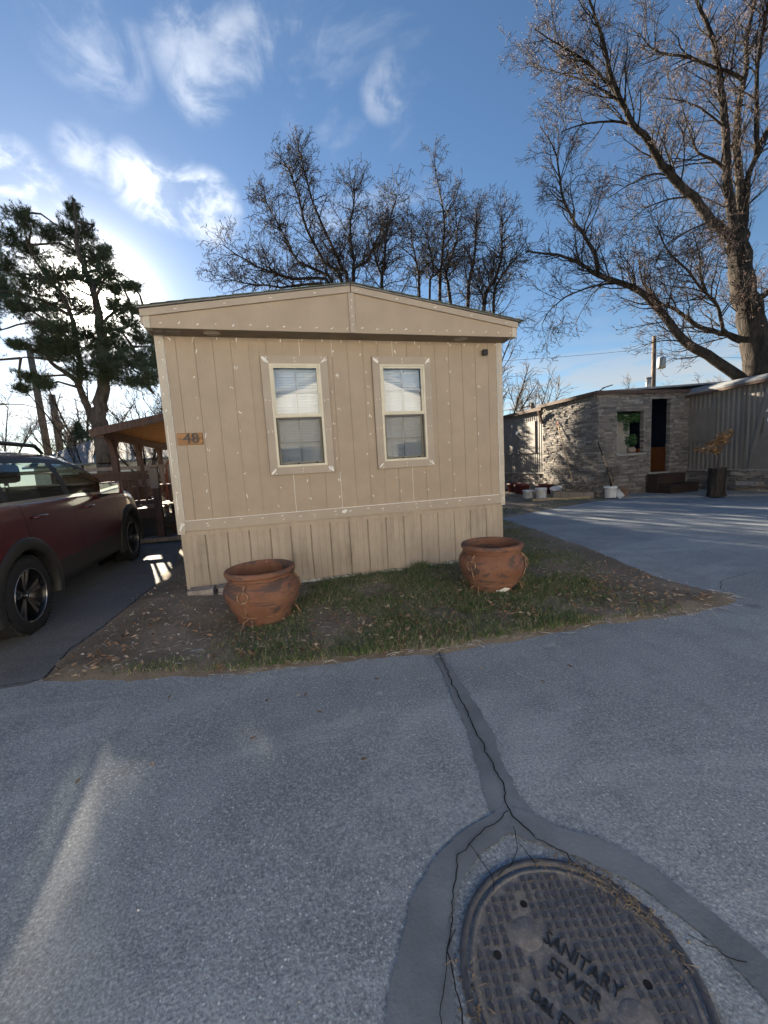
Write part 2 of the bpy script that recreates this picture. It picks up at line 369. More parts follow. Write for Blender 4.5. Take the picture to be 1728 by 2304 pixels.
BLACK = simple('black_plastic', (0.015, 0.015, 0.016), 0.5, 0.2, 10, 0.05)
IRON = simple('cast_number', (0.012, 0.016, 0.024), 0.45, 0.2, 10, 0.1)
PIPEGREY = simple('galvanised', (0.35, 0.35, 0.34), 0.5, 0.2, 8, 0.1, metal=0.5)
def mat_bark(name, c, d, sc=7.0):
    m = Mat(name, 0.95, 0.15); n = m.noise(sc, 7, 0.7, (1, 1, 0.22), True, 0.6); n2 = m.noise(1.5, 4, 0.6, world=True)
    col = m.mix(m.rng(n, 0.35, 0.65), d, c); col = m.mix(m.math('MULTIPLY', m.rng(n2, 0.4, 0.7), 0.35), col, tuple(x * 1.25 for x in c))
    m.color(col); m.bump(n, 1.0, 0.08); return m.m
BARK = mat_bark('maple_bark', (0.06, 0.05, 0.043), (0.016, 0.014, 0.012))
TWIG = simple('twig', (0.045, 0.035, 0.03), 0.9, 0.3, 3, 0, world=True)
BUD = simple('maple_bud', (0.12, 0.068, 0.055), 0.85, 0.4, 9, 0, world=True)
SEED = simple('seed_pod', (0.105, 0.06, 0.04), 0.85, 0.4, 5, 0, world=True)
PINEBARK = mat_bark('pine_bark', (0.12, 0.098, 0.083), (0.04, 0.033, 0.029), 5)
m = Mat('pine_needle', 0.6, 0.25); r = m.rand(); m.color(m.ramp(r, [(0, (0.03, 0.055, 0.032)), (0.6, (0.055, 0.085, 0.048)), (0.9, (0.085, 0.105, 0.055)), (1, (0.16, 0.13, 0.07))])); NEEDLE = m.m
FARTWIG = simple('far_twig', (0.16, 0.125, 0.1), 0.95, 0.2, 2, 0, world=True)  # paler than near twigs: backlit haze put into the colour
m = Mat('terracotta', 0.8, 0.25)
n = m.noise(3.0, 6, 0.65); n2 = m.noise(9.0, 6, 0.7, dist=0.6); n3 = m.noise(2.2, 6, 0.7, (1, 1, 2.2), dist=0.8)
c = m.mix(m.rng(n, 0.3, 0.7), (0.175, 0.08, 0.05), (0.235, 0.122, 0.082))
c = m.mix(m.math('MULTIPLY', m.rng(n3, 0.5, 0.56), 0.8), c, (0.075, 0.06, 0.06))
c = m.mix(m.math('MULTIPLY', m.rng(n2, 0.6, 0.72), 0.6), c, (0.3, 0.2, 0.13))
c = m.mix(m.math('MULTIPLY', m.rng(m.noise(30, 5, 0.7), 0.6, 0.8), 0.5), c, (0.1, 0.06, 0.045))
m.color(c); m.bump(n2, 0.25, 0.01); m.bump(m.noise(60, 4, 0.7), 0.3, 0.004); TERRA = m.m
RUST = simple('rusty_wire', (0.3, 0.19, 0.12), 0.6, 0.5, 20, 0.2, metal=0.4)
m = Mat('ledgestone', 0.9, 0.25); r = m.rand(); n = m.noise(14, 6, 0.7, world=True)
c = m.ramp(r, [(0, (0.12, 0.118, 0.12)), (0.25, (0.21, 0.195, 0.18)), (0.5, (0.29, 0.26, 0.225)), (0.72, (0.19, 0.182, 0.176)), (0.85, (0.33, 0.3, 0.26)), (1, (0.37, 0.355, 0.335))])
c = m.mix(m.rng(n, 0.3, 0.75, 0.0, 0.6), c, (0.15, 0.13, 0.12)); m.color(c); m.bump(n, 0.8, 0.03); m.bump(m.noise(70, 5, 0.7, world=True), 0.6, 0.01); STONE = m.m
MORTAR = simple('mortar_shadow', (0.08, 0.075, 0.07), 0.95, 0.3, 12, 0.3)
CORR = simple('corrugated_taupe', (0.165, 0.15, 0.135), 0.55, 0.1, 1.5, 0.05, world=True)
CORRTRIM = simple('taupe_trim', (0.18, 0.163, 0.146), 0.6, 0.1, 3, 0.1)
NAVY = simple('navy_wall', (0.012, 0.022, 0.05), 0.7, 0.2, 3, 0.1)
ORANGE = mat_wood('orange_panelling', (0.3, 0.115, 0.045), 0.3, along=(0.1, 1, 1))
DOORW = simple('white_door', (0.6, 0.58, 0.52), 0.5, 0.06, 3, 0.03)
m = Mat('ivy_leaf', 0.5, 0.3); r = m.rand(); m.color(m.ramp(r, [(0, (0.02, 0.055, 0.02)), (0.6, (0.045, 0.11, 0.035)), (1, (0.09, 0.17, 0.06))])); IVY = m.m
m = Mat('autumn_leaf', 0.7, 0.2); r = m.rand(); m.color(m.ramp(r, [(0, (0.16, 0.07, 0.03)), (0.5, (0.33, 0.18, 0.07)), (1, (0.5, 0.36, 0.2))])); DRYLEAF = m.m
BUCKETW = simple('white_plastic', (0.72, 0.72, 0.72), 0.45, 0.08, 6, 0.05)
CLAYP = simple('brown_plastic_pot', (0.2, 0.125, 0.095), 0.6, 0.1, 6, 0.05)
REDP = simple('red_tub', (0.11, 0.022, 0.02), 0.6, 0.25, 6, 0.1)
DARKSTEP = mat_wood('dark_brown_step', (0.042, 0.027, 0.022), 0.25, along=(0.1, 1, 1))
PALECONC = simple('concrete', (0.3, 0.29, 0.27), 0.9, 0.2, 4, 0.5)
PAVER = simple('old_paver', (0.34, 0.3, 0.27), 0.92, 0.3, 7, 0.7)
m = Mat('cast_iron', 0.7, 0.4, 0.15); n = m.noise(7, 6, 0.65, world=True); n2 = m.noise(60, 5, 0.7, world=True)
c = m.mix(m.rng(n, 0.35, 0.65), (0.13, 0.13, 0.138), (0.21, 0.19, 0.175)); c = m.mix(m.math('MULTIPLY', m.rng(n2, 0.45, 0.7), 0.7), c, (0.33, 0.3, 0.27)); m.color(c); m.bump(n2, 0.6, 0.004); IRONLID = m.m
LETTER = simple('cast_letter', (0.045, 0.045, 0.05), 0.6, 0.2, 40, 0.2, world=True)
STUD = simple('worn_stud', (0.085, 0.085, 0.095), 0.55, 0.25, 40, 0.3, metal=0.15, world=True)
m = Mat('car_paint', 0.28, 0.5, 0.25); m.b.inputs['Coat Weight'].default_value = 1.0; m.b.inputs['Coat Roughness'].default_value = 0.02; m.color((0.085, 0.007, 0.010)); PAINT = m.m
CLAD = simple('black_cladding', (0.022, 0.021, 0.02), 0.55, 0.15, 20, 0.1)
RUBBER = simple('tyre_rubber', (0.014, 0.014, 0.015), 0.8, 0.25, 15, 0.1)
RIMK = simple('rim_black', (0.012, 0.012, 0.013), 0.3, 0.1, 5, 0)
RIMS = simple('rim_machined', (0.5, 0.5, 0.51), 0.22, 0.08, 8, 0, metal=1.0)
CHROME = simple('chrome', (0.75, 0.75, 0.76), 0.12, 0.03, 8, 0, metal=1.0)
SEATM = simple('seat_cloth', (0.02, 0.021, 0.022), 0.9, 0.2, 30, 0.1)
MIRROR = simple('mirror_glass', (0.3, 0.36, 0.38), 0.03, 0.02, 5, 0, metal=1.0)
POLEW = mat_bark('pole_wood', (0.2, 0.16, 0.13), (0.1, 0.08, 0.065), 10)
WHITEWALL = simple('white_lap_siding', (0.78, 0.79, 0.8), 0.6, 0.05, 2, 0.05)
CREAMWALL = simple('cream_siding', (0.74, 0.7, 0.62), 0.6, 0.05, 2, 0.05)
WIRE = simple('wire', (0.03, 0.03, 0.03), 0.7, 0.1, 5, 0)
# ------------------------------------------------------------------ ground, road, drives, yards
def lines(core0, core1, step, far):
    a = []; x = core0
    while x <= core1 + 1e-6: a.append(round(x, 3)); x += step
    d = step
    lo = core0; hi = core1; pre = []; post = []
    while hi < far:
        d *= 1.6; lo -= d; hi += d; pre.append(lo); post.append(hi)
    return pre[::-1] + a + post
def sheet(name, xs, ys, fz, mat, keep=None):
    b = MB(); nx = len(xs)
    for y in ys:
        for x in xs: b.v.append((x, y, fz(x, y)))
    for j in range(len(ys) - 1):
        for i in range(nx - 1):
            if keep and not keep((xs[i] + xs[i+1]) / 2, (ys[j] + ys[j+1]) / 2): continue
            b.face((j*nx+i, j*nx+i+1, (j+1)*nx+i+1, (j+1)*nx+i), True)
    return b.build(name, mat)
kind(sheet('ground', lines(-14, 24, 1.0, 700), lines(-14, 24, 1.0, 700), lambda x, y: gz(x, y) - 0.05, GROUND), 'structure')
def frange(a, b, s):
    n = int(round((b - a) / s)); return [a + (b - a) * i / n for i in range(n + 1)]
def roadz(x, y): return gz(x, y) + 0.006 * noise.noise((x * 0.7, y * 0.7, 3.0)) - 0.012 * math.exp(-((x - 1.92) ** 2 + (y + 4.4) ** 2) / 0.35)
kind(sheet('road', frange(-30, 40, 0.35), frange(-11.5, 6.0, 0.35), roadz, ASPHALT), 'structure')
def pip(x, y, P):
    c = False; j = len(P) - 1
    for i in range(len(P)):
        if (P[i][1] > y) != (P[j][1] > y) and x < (P[j][0]-P[i][0]) * (y-P[i][1]) / (P[j][1]-P[i][1]) + P[i][0]: c = not c
        j = i
    return c
def sdist(x, y, P):
    d = 1e9; j = len(P) - 1
    for i in range(len(P)):
        ax, ay = P[j]; bx, by = P[i]; dx, dy = bx-ax, by-ay
        t = max(0, min(1, ((x-ax)*dx + (y-ay)*dy) / (dx*dx + dy*dy + 1e-12)))
        d = min(d, math.hypot(x-ax-t*dx, y-ay-t*dy)); j = i
    return d if pip(x, y, P) else -d
def patch(name, P, step, mat, top=0.04, slope=0.3, rough=0.012, sink=0.03, edge=0.05):
    xs = [p[0] for p in P]; ys = [p[1] for p in P]
    X = frange(min(xs) - 0.2, max(xs) + 0.2, step); Y = frange(min(ys) - 0.2, max(ys) + 0.2, step)
    b = MB(); nx = len(X); sd = []
    for y in Y:
        for x in X:
            s = sdist(x, y, P) + edge * noise.noise((x * 3.1, y * 3.1, 1.0)) + edge * 0.6 * noise.noise((x * 11, y * 11, 5.0)); sd.append(s)
            h = max(-sink, min(top, s * slope)) + (rough * noise.noise((x * 6, y * 6, 2.0)) + rough * 0.6 * noise.noise((x * 19, y * 19, 7.0))) * sstep(-0.02, 0.15, s)
            b.v.append((x, y, gz(x, y) + h))
    for j in range(len(Y) - 1):
        for i in range(nx - 1):
            k = j*nx+i
            if max(sd[k], sd[k+1], sd[k+nx], sd[k+nx+1]) > -0.12: b.face((k, k+1, k+nx+1, k+nx), True)
    return kind(b.build(name, mat), 'structure')
LDRIVE = [(-4.6, -1.75), (-0.6, -1.85), (-0.3, -0.5), (-0.3, 4.25), (-4.6, 4.3)]
patch('driveway', LDRIVE, 0.16, DRIVE, 0.008, 0.08, 0.001, 0.02, 0.015)
YARD = [(-0.66,-1.82),(-0.13,-2.0),(0.31,-2.07),(0.79,-2.19),(1.32,-2.25),(1.91,-2.33),(2.31,-2.41),(2.75,-2.42),(3.37,-2.45),(4.05,-2.48),(4.55,-2.56),(4.95,-2.58),(5.34,-2.5),(5.55,-2.36),(5.45,-2.07),(5.45,-1.63),(5.65,-0.91),(5.89,-0.08),(6.01,0.68),(6.25,1.91),(6.29,2.6),(6.5,3.5),(6.5,6),(-0.75,6),(-0.73,2.93),(-0.5,1.62),(-0.46,0.57),(-0.54,-0.23),(-0.62,-1.03),(-0.7,-1.35)]
patch('yard', YARD, 0.07, SOIL)
YARD2 = [(6.3,3.5),(8.81,4.4),(10.53,4.9),(11.6,5.1),(11.9,5.6),(11.9,10),(6.3,10)]
patch('yard', YARD2, 0.14, SOIL)
YARD3 = [(-30,-2.2),(-4.7,-1.9),(-4.6,4.3),(-0.6,4.3),(-0.6,7),(-30,7)]
patch('yard', YARD3, 0.35, SOIL, 0.03)
YARD4 = [(11.6,5.1),(12.6,4.35),(13.2,3.75),(14.4,2.9),(15.4,2.2),(15.4,6.2),(11.6,6.2)]
kind(patch('concrete_apron', YARD4, 0.12, PALECONC, 0.05, 1.2, 0.004, 0.03, 0.01), 'structure')

def gdens(x, y):
    """how thickly grass grows in the yard"""
    if sdist(x, y, YARD) < 0.02: return 0
    n = noise.noise((x*1.6, y*1.6, 9.0)) + 0.5 * noise.noise((x*5, y*5, 4.0))
    base = sstep(0.35, 1.5, x + 0.25 * (-1.2 - y)) * sstep(0.5, -0.4, x - (4.45 + 0.35*(y + 2.2))) * (0.95 if y < 0 else 0.45 * sstep(4.3, 4.6, x))
    base = max(base, 0.45 * sstep(0.35, 0.12, abs(y + 2.05 + 0.06 * x)) * sstep(-0.4, 0.1, x) * sstep(4.7, 4.2, x))
    return max(0.0, min(1.0, base * (0.8 + 1.1 * n)))
rg = random.Random(11)
gb = MB(); cnt = 0
def blade(b, x, y, z, h, w, lean):
    a = rg.uniform(0, 6.283); ca, sa = math.cos(a), math.sin(a); l = rg.uniform(0, 6.283); lx, ly = math.cos(l)*lean*h, math.sin(l)*lean*h
    n = len(b.v)
    b.v.extend([(x - ca*w, y - sa*w, z - 0.004), (x + ca*w, y + sa*w, z - 0.004), (x + lx*0.4 + ca*w*0.7, y + ly*0.4 + sa*w*0.7, z + h*0.6), (x + lx*0.4 - ca*w*0.7, y + ly*0.4 - sa*w*0.7, z + h*0.6), (x + lx, y + ly, z + h)])
    b.face((n, n+1, n+2, n+3)); b.face((n+3, n+2, n+4))
while cnt < 135000:
    x = rg.uniform(-0.7, 6.3); y = rg.uniform(-2.6, 3.2)
    if 0 < x < 4.4 and y > 0: continue
    d = gdens(x, y)
    cnt += 1
    if rg.random() > d: continue
    blade(gb, x, y, gz(x, y) + 0.035, rg.uniform(0.02, 0.055) * (0.6 + 0.6*d), rg.uniform(0.0025, 0.0045), rg.uniform(0.3, 1.3))
for tx, ty, nb, hh in ((3.02, -0.09, 420, 0.13), (3.7, -0.35, 220, 0.08), (2.95,-1.75,200,0.07), (1.6,-0.3,200,0.08), (4.5,-1.5,200,0.07)):
    for _ in range(nb): blade(gb, rg.gauss(tx, 0.07), rg.gauss(ty, 0.03), 0.035, rg.uniform(0.4, 1.0) * hh, 0.003, rg.uniform(0.1, 0.8))
for _ in range(5200):
    x = rg.uniform(6.4, 11.2); y = rg.uniform(3.6, 8)
    if sdist(x, y, YARD2) < 0.05 or noise.noise((x*0.8, y*0.8, 2)) < 0.0: continue
    blade(gb, x, y, 0.035, rg.uniform(0.03, 0.07), 0.006, rg.uniform(0.3, 1))
kind(gb.build('grass', GRASS), 'stuff')
tag(bpy.data.objects['grass'], 'short patchy winter grass in front of the tan home', 'grass')
lb = MB()
def leafq(b, x, y, z, s, flat=0.5):
    a = rg.uniform(0, 6.283); m = Matrix.Translation((x, y, z)) @ Matrix.Rotation(a, 4, 'Z') @ Matrix.Rotation(rg.uniform(-flat, flat), 4, 'X') @ Matrix.Rotation(rg.uniform(-flat, flat), 4, 'Y')
    c = rg.uniform(0.1, 0.5) * s; n = len(b.v)
    for p in ((-s, 0, c*0.6), (-0.2*s, 0.42*s, c), (s, 0.05*s, c*0.3), (-0.1*s, -0.4*s, c), (0, 0, 0)): b.v.append(tuple(m @ Vector(p)))
    for q in ((0, 4, 1), (1, 4, 2), (2, 4, 3), (3, 4, 0)): b.face([n+i for i in q])
k = 0
while k < 1500:
    x = rg.uniform(-0.6, 5.3); y = rg.uniform(-2.5, 0.2)
    if 0 < x < 4.4 and y > -0.03: continue
    e = sdist(x, y, YARD)
    if e < 0.03: continue
    if rg.random() > (0.25 + 0.75*sstep(-0.8, -1.9, y)) * (0.5 + noise.noise((x*2, y*2, 8))): continue
    leafq(lb, x, y, gz(x, y) + min(0.05, e*0.3) + 0.012, rg.uniform(0.012, 0.036)); k += 1
kind(lb.build('leaf_litter', LEAF), 'stuff'); tag(bpy.data.objects['leaf_litter'], 'scattered dry leaves among the grass and soil', 'leaves')
gr = MB()
for _ in range(900):
    x = rg.uniform(-0.7, 6.2); y = rg.uniform(-2.6, 1.0)
    if (0 < x < 4.4 and y > -0.03) or sdist(x, y, YARD) < -0.06: continue
    s = rg.uniform(0.003, 0.010); z = gz(x, y) + max(0.004, min(0.04, sdist(x, y, YARD)*0.3)) + 0.004
    gr.tube([(x, y, z - s*0.3), (x + s*0.2, y, z + s*0.6)], [s, s*0.5], 5, True, False)
for _ in range(260):
    x = rg.uniform(-2, 6.5); y = rg.uniform(-4.9, -2.5); s = rg.uniform(0.0015, 0.0045); z = roadz(x, y) + 0.002
    gr.tube([(x, y, z - s*0.3), (x + s*0.2, y, z + s*0.6)], [s, s*0.5], 5, True, False)
# straw along the edges and in the rim of the manhole
def straw(b, x, y, z, L, r=0.0016):
    a = rg.uniform(0, 6.283); b.tube([(x, y, z), (x + math.cos(a)*L/2, y + math.sin(a)*L/2, z + rg.uniform(0, 0.012)), (x + math.cos(a+0.4)*L, y + math.sin(a+0.4)*L, z + 0.002)], r, 3, False, False)
for _ in range(420):
    i = rg.randrange(0, 13); ax, ay = YARD[i]; bx, by = YARD[i+1]; t = rg.random()
    straw(gr, ax + (bx-ax)*t + rg.gauss(0, .02), ay + (by-ay)*t + rg.gauss(0.05, 0.06), 0.016, rg.uniform(0.03, 0.13))
for _ in range(1500):
    x = rg.uniform(-0.5, 5.2); y = rg.uniform(-2.45, -0.05)
    if sdist(x, y, YARD) > 0.08: straw(gr, x, y, gz(x, y) + 0.045, rg.uniform(0.02, 0.08), 0.0014)
kind(gr.build('grit', GRIT), 'stuff'); tag(bpy.data.objects['grit'], 'loose grit and straw along the edge of the road', 'grit')

# crack sealer and cracks in the road
def strip(name, pts, widths, z, mat, wob=0.018, sub=10, kindname='structure'):
    b = MB(); P = []; W = []
    for i in range(len(pts) - 1):
        for s in range(sub):
            t = s / sub; P.append(Vector(pts[i]).lerp(Vector(pts[i+1]), t)); W.append(widths[i] + (widths[i+1] - widths[i]) * t)
    P.append(Vector(pts[-1])); W.append(widths[-1])
    # smooth
    for _ in range(3):
        Q = P[:]
        for i in range(1, len(P) - 1): Q[i] = (P[i-1] + P[i]*2 + P[i+1]) / 4
        P = Q
    for i, p in enumerate(P):
        d = (P[min(i+1, len(P)-1)] - P[max(i-1, 0)]).normalized(); n = Vector((-d.y, d.x))
        W[i] *= .86; wl_ = W[i]/2 + wob * (noise.noise((p.x*9, p.y*9, 3.3)) + .5*noise.noise((p.x*31, p.y*31, 1))); wr_ = W[i]/2 + wob * (noise.noise((p.x*9, p.y*9, 8.7)) + .5*noise.noise((p.x*31, p.y*31, 4)))
        a = p + n * max(0.001, wl_); c = p - n * max(0.001, wr_)
        b.v.append((a.x, a.y, roadz(a.x, a.y) + z)); b.v.append((c.x, c.y, roadz(c.x, c.y) + z))
        if i: k = 2*i; b.face((k-2, k-1, k+1, k), True)
    o = b.build(name, mat); kind(o, kindname); return o
strip('crack_seal', [(2.3,-2.42),(2.26,-2.75),(2.2,-3.12),(2.17,-3.33),(2.09,-3.59),(2.05,-3.78),(2.04,-3.93)], [0.07,0.11,0.14,0.16,0.15,0.17,0.2], 0.006, TAR)
strip('crack_seal', [(2.06,-3.88),(1.95,-3.9),(1.82,-3.93),(1.68,-4.0),(1.56,-4.12),(1.5,-4.22),(1.44,-4.36),(1.4,-4.5),(1.42,-4.75)], [0.14,0.13,0.13,0.14,0.17,0.19,0.2,0.2,0.2], 0.0075, TAR)
strip('crack_seal', [(2.02,-3.9),(2.12,-4.0),(2.24,-4.11),(2.33,-4.22),(2.38,-4.36),(2.41,-4.5),(2.42,-4.66),(2.36,-4.9)], [0.15,0.13,0.13,0.12,0.11,0.12,0.12,0.12], 0.009, TAR)
def crack(pts, w=0.006, z=0.0125):
    w *= .75
    P = []
    for i in range(len(pts) - 1):
        a = Vector(pts[i]); c = Vector(pts[i+1]); n = max(2, int((c-a).length / 0.02))
        for s in range(n):
            p = a.lerp(c, s/n); P.append((p.x + 0.016*noise.noise((p.x*14, p.y*14, 1)) + 0.007*noise.noise((p.x*45, p.y*45, 2)), p.y + 0.016*noise.noise((p.x*14, p.y*14, 6)) + 0.007*noise.noise((p.x*45, p.y*45, 7))))
    P.append(pts[-1])
    b = MB()
    for i, p in enumerate(P):
        d = (Vector(P[min(i+1, len(P)-1)]) - Vector(P[max(i-1, 0)])).normalized(); n = Vector((-d.y, d.x)); ww = w/2 * (0.5 + 0.9*abs(noise.noise((p[0]*25, p[1]*25, 4))) + 0.3)
        for s in (1, -1): b.v.append((p[0] + n.x*s*ww, p[1] + n.y*s*ww, roadz(p[0], p[1]) + z))
        if i: k = 2*i; b.face((k-2, k-1, k+1, k))
    kind(b.build('crack', CRACK), 'structure')
crack([(2.31,-2.42),(2.26,-2.7),(2.2,-3.0),(2.15,-3.3),(2.12,-3.5),(2.09,-3.7),(2.03,-3.88),(2.06,-4.0)], 0.009)
crack([(2.03,-3.86),(1.9,-3.9),(1.74,-3.97),(1.66,-4.1),(1.58,-4.25),(1.53,-4.45)], 0.006)
crack([(1.8,-3.94),(1.83,-4.08),(1.8,-4.13)], 0.004); crack([(2.01,-3.93),(1.97,-4.02),(1.9,-4.07),(1.84,-4.09)], 0.004)
crack([(1.98,-4.0),(2.0,-4.09)], 0.004); crack([(2.06,-4.0),(2.14,-4.09),(2.14,-4.15)], 0.006); crack([(1.62,-4.2),(1.54,-4.3),(1.46,-4.42),(1.45,-4.6)], 0.004)
crack([(2.3,-4.42),(2.36,-4.5),(2.4,-4.53)], 0.005)
crack([(-0.66,-1.83),(-1.4,-1.84),(-2.4,-1.8)], 0.012, 0.02)
for x0 in (-0.61,): crack([(-0.64,-1.8),(-0.68,-1.3),(-0.6,-0.9),(-0.52,-0.2),(-0.44,0.5),(-0.48,1.5)], 0.02, 0.012)
crack([(5.6,-2.2),(5.9,-2.0),(6.6,-1.9)], 0.008, 0.006); crack([(6.5,3.2),(6.1,1.5),(6.3,0.6),(7.2,0.0)], 0.012, 0.006)
for sx, sy, sr in ((1.55,-2.95,0.05),(1.35,-2.97,0.025),(1.72,-2.8,0.03),(2.05,-2.72,0.02),(3.2,-2.62,0.06)):
    b = MB(); pts = []
    for kk in range(14):
        a = kk/14*6.283; r_ = sr*(0.6 + 0.8*abs(noise.noise((sx*9 + math.cos(a)*1.3, sy*9 + math.sin(a)*1.3, 1)))); x = sx + r_*math.cos(a)*1.4; y = sy + r_*math.sin(a); pts.append((x, y, roadz(x, y) + 0.006))
    b.poly(pts); kind(b.build('pale_spill', simple('pale_spill', (0.3, 0.31, 0.32), 0.9, 0.3, 20, 0.2, world=True)), 'structure')

# ------------------------------------------------------------------ the tan home
W = 4.4; ZB = 0.871; ZT = 3.133; LEN = 14.0
home = thing('mobile_home', 'tan mobile home with two front windows and fresh white filler marks', 'mobile home', (W/2, 0, 0))
def H(mb, name, mat, parent=None, bevel=0.0):
    o = mb.build(name, mat, parent or home, None, None, bevel)
    o.matrix_parent_inverse = Matrix.Translation((-W/2, 0, 0)); return o
WIN = [(1.121, 1.931), (2.512, 3.322)]; WZ0, WZ1 = 1.459, 2.908; TW = 0.095
wall = H(MB().box(0.03, W-0.03, 1.2, LEN, 0.02, ZT).box(0.01, 0.05, 0.02, LEN, ZB, ZT).box(W-0.05, W-0.01, 0.02, LEN, ZB, ZT).box(0.06, W-0.06, 0.9, 0.95, 0.1, ZT), 'wall', [SIDING])
# planks of grooved siding, each its own piece, notched round the windows
pitch = W / 22; PT = 0.0
def plank_outlines(p, q):
    z0, z1, n0, n1 = ZB + 0.02, ZT, WZ0 + TW*0.6, WZ1 - TW*0.6
    for a, b in WIN:
        a, b = a + TW*0.6, b - TW*0.6
        if q <= a or p >= b: continue
        if p >= a and q <= b: return [[(p, z0), (q, z0), (q, n0), (p, n0)], [(p, n1), (q, n1), (q, z1), (p, z1)]]
        if p < a: return [[(p, z0), (q, z0), (q, n0), (a, n0), (a, n1), (q, n1), (q, z1), (p, z1)]]
        return [[(p, z0), (q, z0), (q, z1), (p, z1), (p, n1), (b, n1), (b, n0), (p, n0)]]
    return [[(p, z0), (q, z0), (q, z1), (p, z1)]]
for i in range(22):
    dy = rg.uniform(-0.0015, 0.0015)
    for q in plank_outlines(i*pitch + 0.0022, (i+1)*pitch - 0.0022): MB().prism(q, -0.012 + dy, 0.0).build('siding_plank', SIDING, wall)
H(MB().box(0.02, W-0.02, -0.0045, 0.02, ZB, WZ0).box(0.02, W-0.02, -0.0045, 0.02, WZ1, ZT).box(0.02, WIN[0][0]+.04, -0.0045, 0.02, WZ0, WZ1).box(WIN[0][1]-.04, WIN[1][0]+.04, -0.0045, 0.02, WZ0, WZ1).box(WIN[1][1]-.04, W-.02, -0.0045, 0.02, WZ0, WZ1), 'groove_backing', SIDING)
H(MB().box(-0.012, 0.075, -0.03, 0.09, ZB - 0.05, ZT), 'corner_trim', TRIM2, bevel=0.003); H(MB().box(W-0.06, W+0.012, -0.03, 0.09, ZB - 0.05, ZT), 'corner_trim', TRIM2, bevel=0.003)
H(MB().box(0.076, W-0.061, -0.034, 0.0, ZB - 0.02, ZB + 0.105), 'bottom_trim', TRIM, bevel=0.003)
# gable: fascia panels, rake trims, soffit, roof
FY = -0.3
def rz(x): return 3.30 + 0.345 * (1 - abs(x - 2.23) / 2.23)
for x0, x1 in ((-0.02, 2.225), (2.235, 4.45)):
    H(MB().prism([(x0, 3.112), (x1, 3.112), (x1, rz(x1) - 0.06), (x0, rz(x0) - 0.06)], FY, FY + 0.02), 'fascia_panel', SIDING)
    xe0 = x0 - 0.03 if x0 < 0 else x0; xe1 = x1 + 0.03 if x1 > 4 else x1
    H(MB().prism([(xe0, rz(xe0) - 0.075), (xe1, rz(xe1) - 0.075), (xe1, rz(xe1) - 0.002), (xe0, rz(xe0) - 0.002)], FY - 0.028, FY + 0.01), 'rake_trim', TRIM)
    H(MB().prism([(xe0 - 0.02, rz(xe0) + 0.002), (xe1 + 0.02, rz(xe1) + 0.002), (xe1 + 0.02, rz(xe1) + 0.016), (xe0 - 0.02, rz(xe0) + 0.016)], FY - 0.05, FY - 0.02), 'drip_edge', ROOFEDGE)
H(MB().box(2.195, 2.265, FY - 0.022, FY + 0.0, 3.108, rz(2.23) - 0.08), 'centre_batten', TRIM, bevel=0.003)
for xx in (-0.035, 4.40): H(MB().box(xx, xx + 0.065, FY - 0.012, FY + 0.1, 3.108, rz(max(0, min(W, xx))) - 0.07), 'fascia_end_trim', TRIM2, bevel=0.003)
H(MB().box(-0.015, 4.445, FY + 0.02, 0.0, 3.116, 3.132), 'soffit', SOFFIT)
for lx in (0.62, 3.72): H(MB().lathe([(0.0, 3.110), (0.075, 3.110), (0.09, 3.116)], 24, Matrix.Translation((lx, -0.15, 0))), 'soffit_vent', simple('soffit_vent_paint', (0.36, 0.31, 0.25), 0.6, 0.05, 5, 0))
H(MB().box(0.03, 0.11, -0.2, -0.1, 3.108, 3.1159).box(0.16, 0.3, -0.2, -0.1, 3.108, 3.1159), 'soffit_patch', simple('soffit_patch', (0.16, 0.14, 0.12), 0.7, 0.1, 5, 0))
for s in (-1, 1):
    b = MB(); x0, x1 = (2.23, -0.09) if s < 0 else (2.23, 4.53)
    N = 14
    for k_ in range(N):
        a = x0 + (x1-x0)*k_/N; c = x0 + (x1-x0)*(k_+1)/N + (0.01 if s > 0 else -0.01)
        za = rz(a) + 0.017; zc = rz(c) + 0.019
        q = [(a, za), (c, zc), (c, zc + 0.009 + rg.uniform(0, 0.002)), (a, za + 0.006)]
        if s < 0: q = q[::-1]
        b.prism(q, FY - 0.06 - rg.uniform(0, 0.015), LEN + 0.3)
    H(b, 'roof_shingles', ROOFSH)
H(MB().prism([(-0.03, 3.29), (4.45, 3.29), (4.45, 3.30), (2.23, 3.64), (-0.03, 3.30)], FY + 0.02, LEN + 0.2), 'roof_deck', SOFFIT)
H(MB().box(-0.06, -0.03, FY, LEN + .2, 3.15, 3.30).box(4.45, 4.48, FY, LEN + .2, 3.15, 3.30), 'eave_fascia', TRIM)
H(MB().box(-0.05, 0.0, -0.0, LEN, 3.133, 3.15).box(W, 4.47, 0, LEN, 3.133, 3.15), 'eave_soffit', SOFFIT)
# skirting
skirt = H(MB().box(0.06, W-0.06, 0.06, 0.09, 0, 0.85), 'skirting', [SKIRT])
NP = 17; pw = (W - 0.05) / NP
pm = MB(); prof = [(0, 0.002), (0.012, -0.014), (0.085, -0.016), (0.093, -0.012), (0.104, -0.012), (0.112, -0.016), (0.168, -0.016), (0.176, -0.012), (0.187, -0.012), (0.195, -0.016), (pw - 0.009, -0.014), (pw, 0.002)]
for i in range(len(prof) - 1):
    (a, b_), (c_, d_) = prof[i], prof[i+1]; pm.poly([(a, b_, 0), (c_, d_, 0), (c_, d_, 0.80), (a, b_, 0.80)])
pme = pm.mesh('skirting_panel', SKIRT)
for i in range(NP):
    o = share('skirting_panel', pme, skirt, (0.025 + i*pw, 0.03 + rg.uniform(-0.004, 0.004), 0.012), (rg.uniform(-0.006, 0.006), 0, 0))
o = MB().box(0.02, W-0.02, 0.0, 0.04, 0.79, 0.849).build('skirting_rail', SKIRT, skirt)
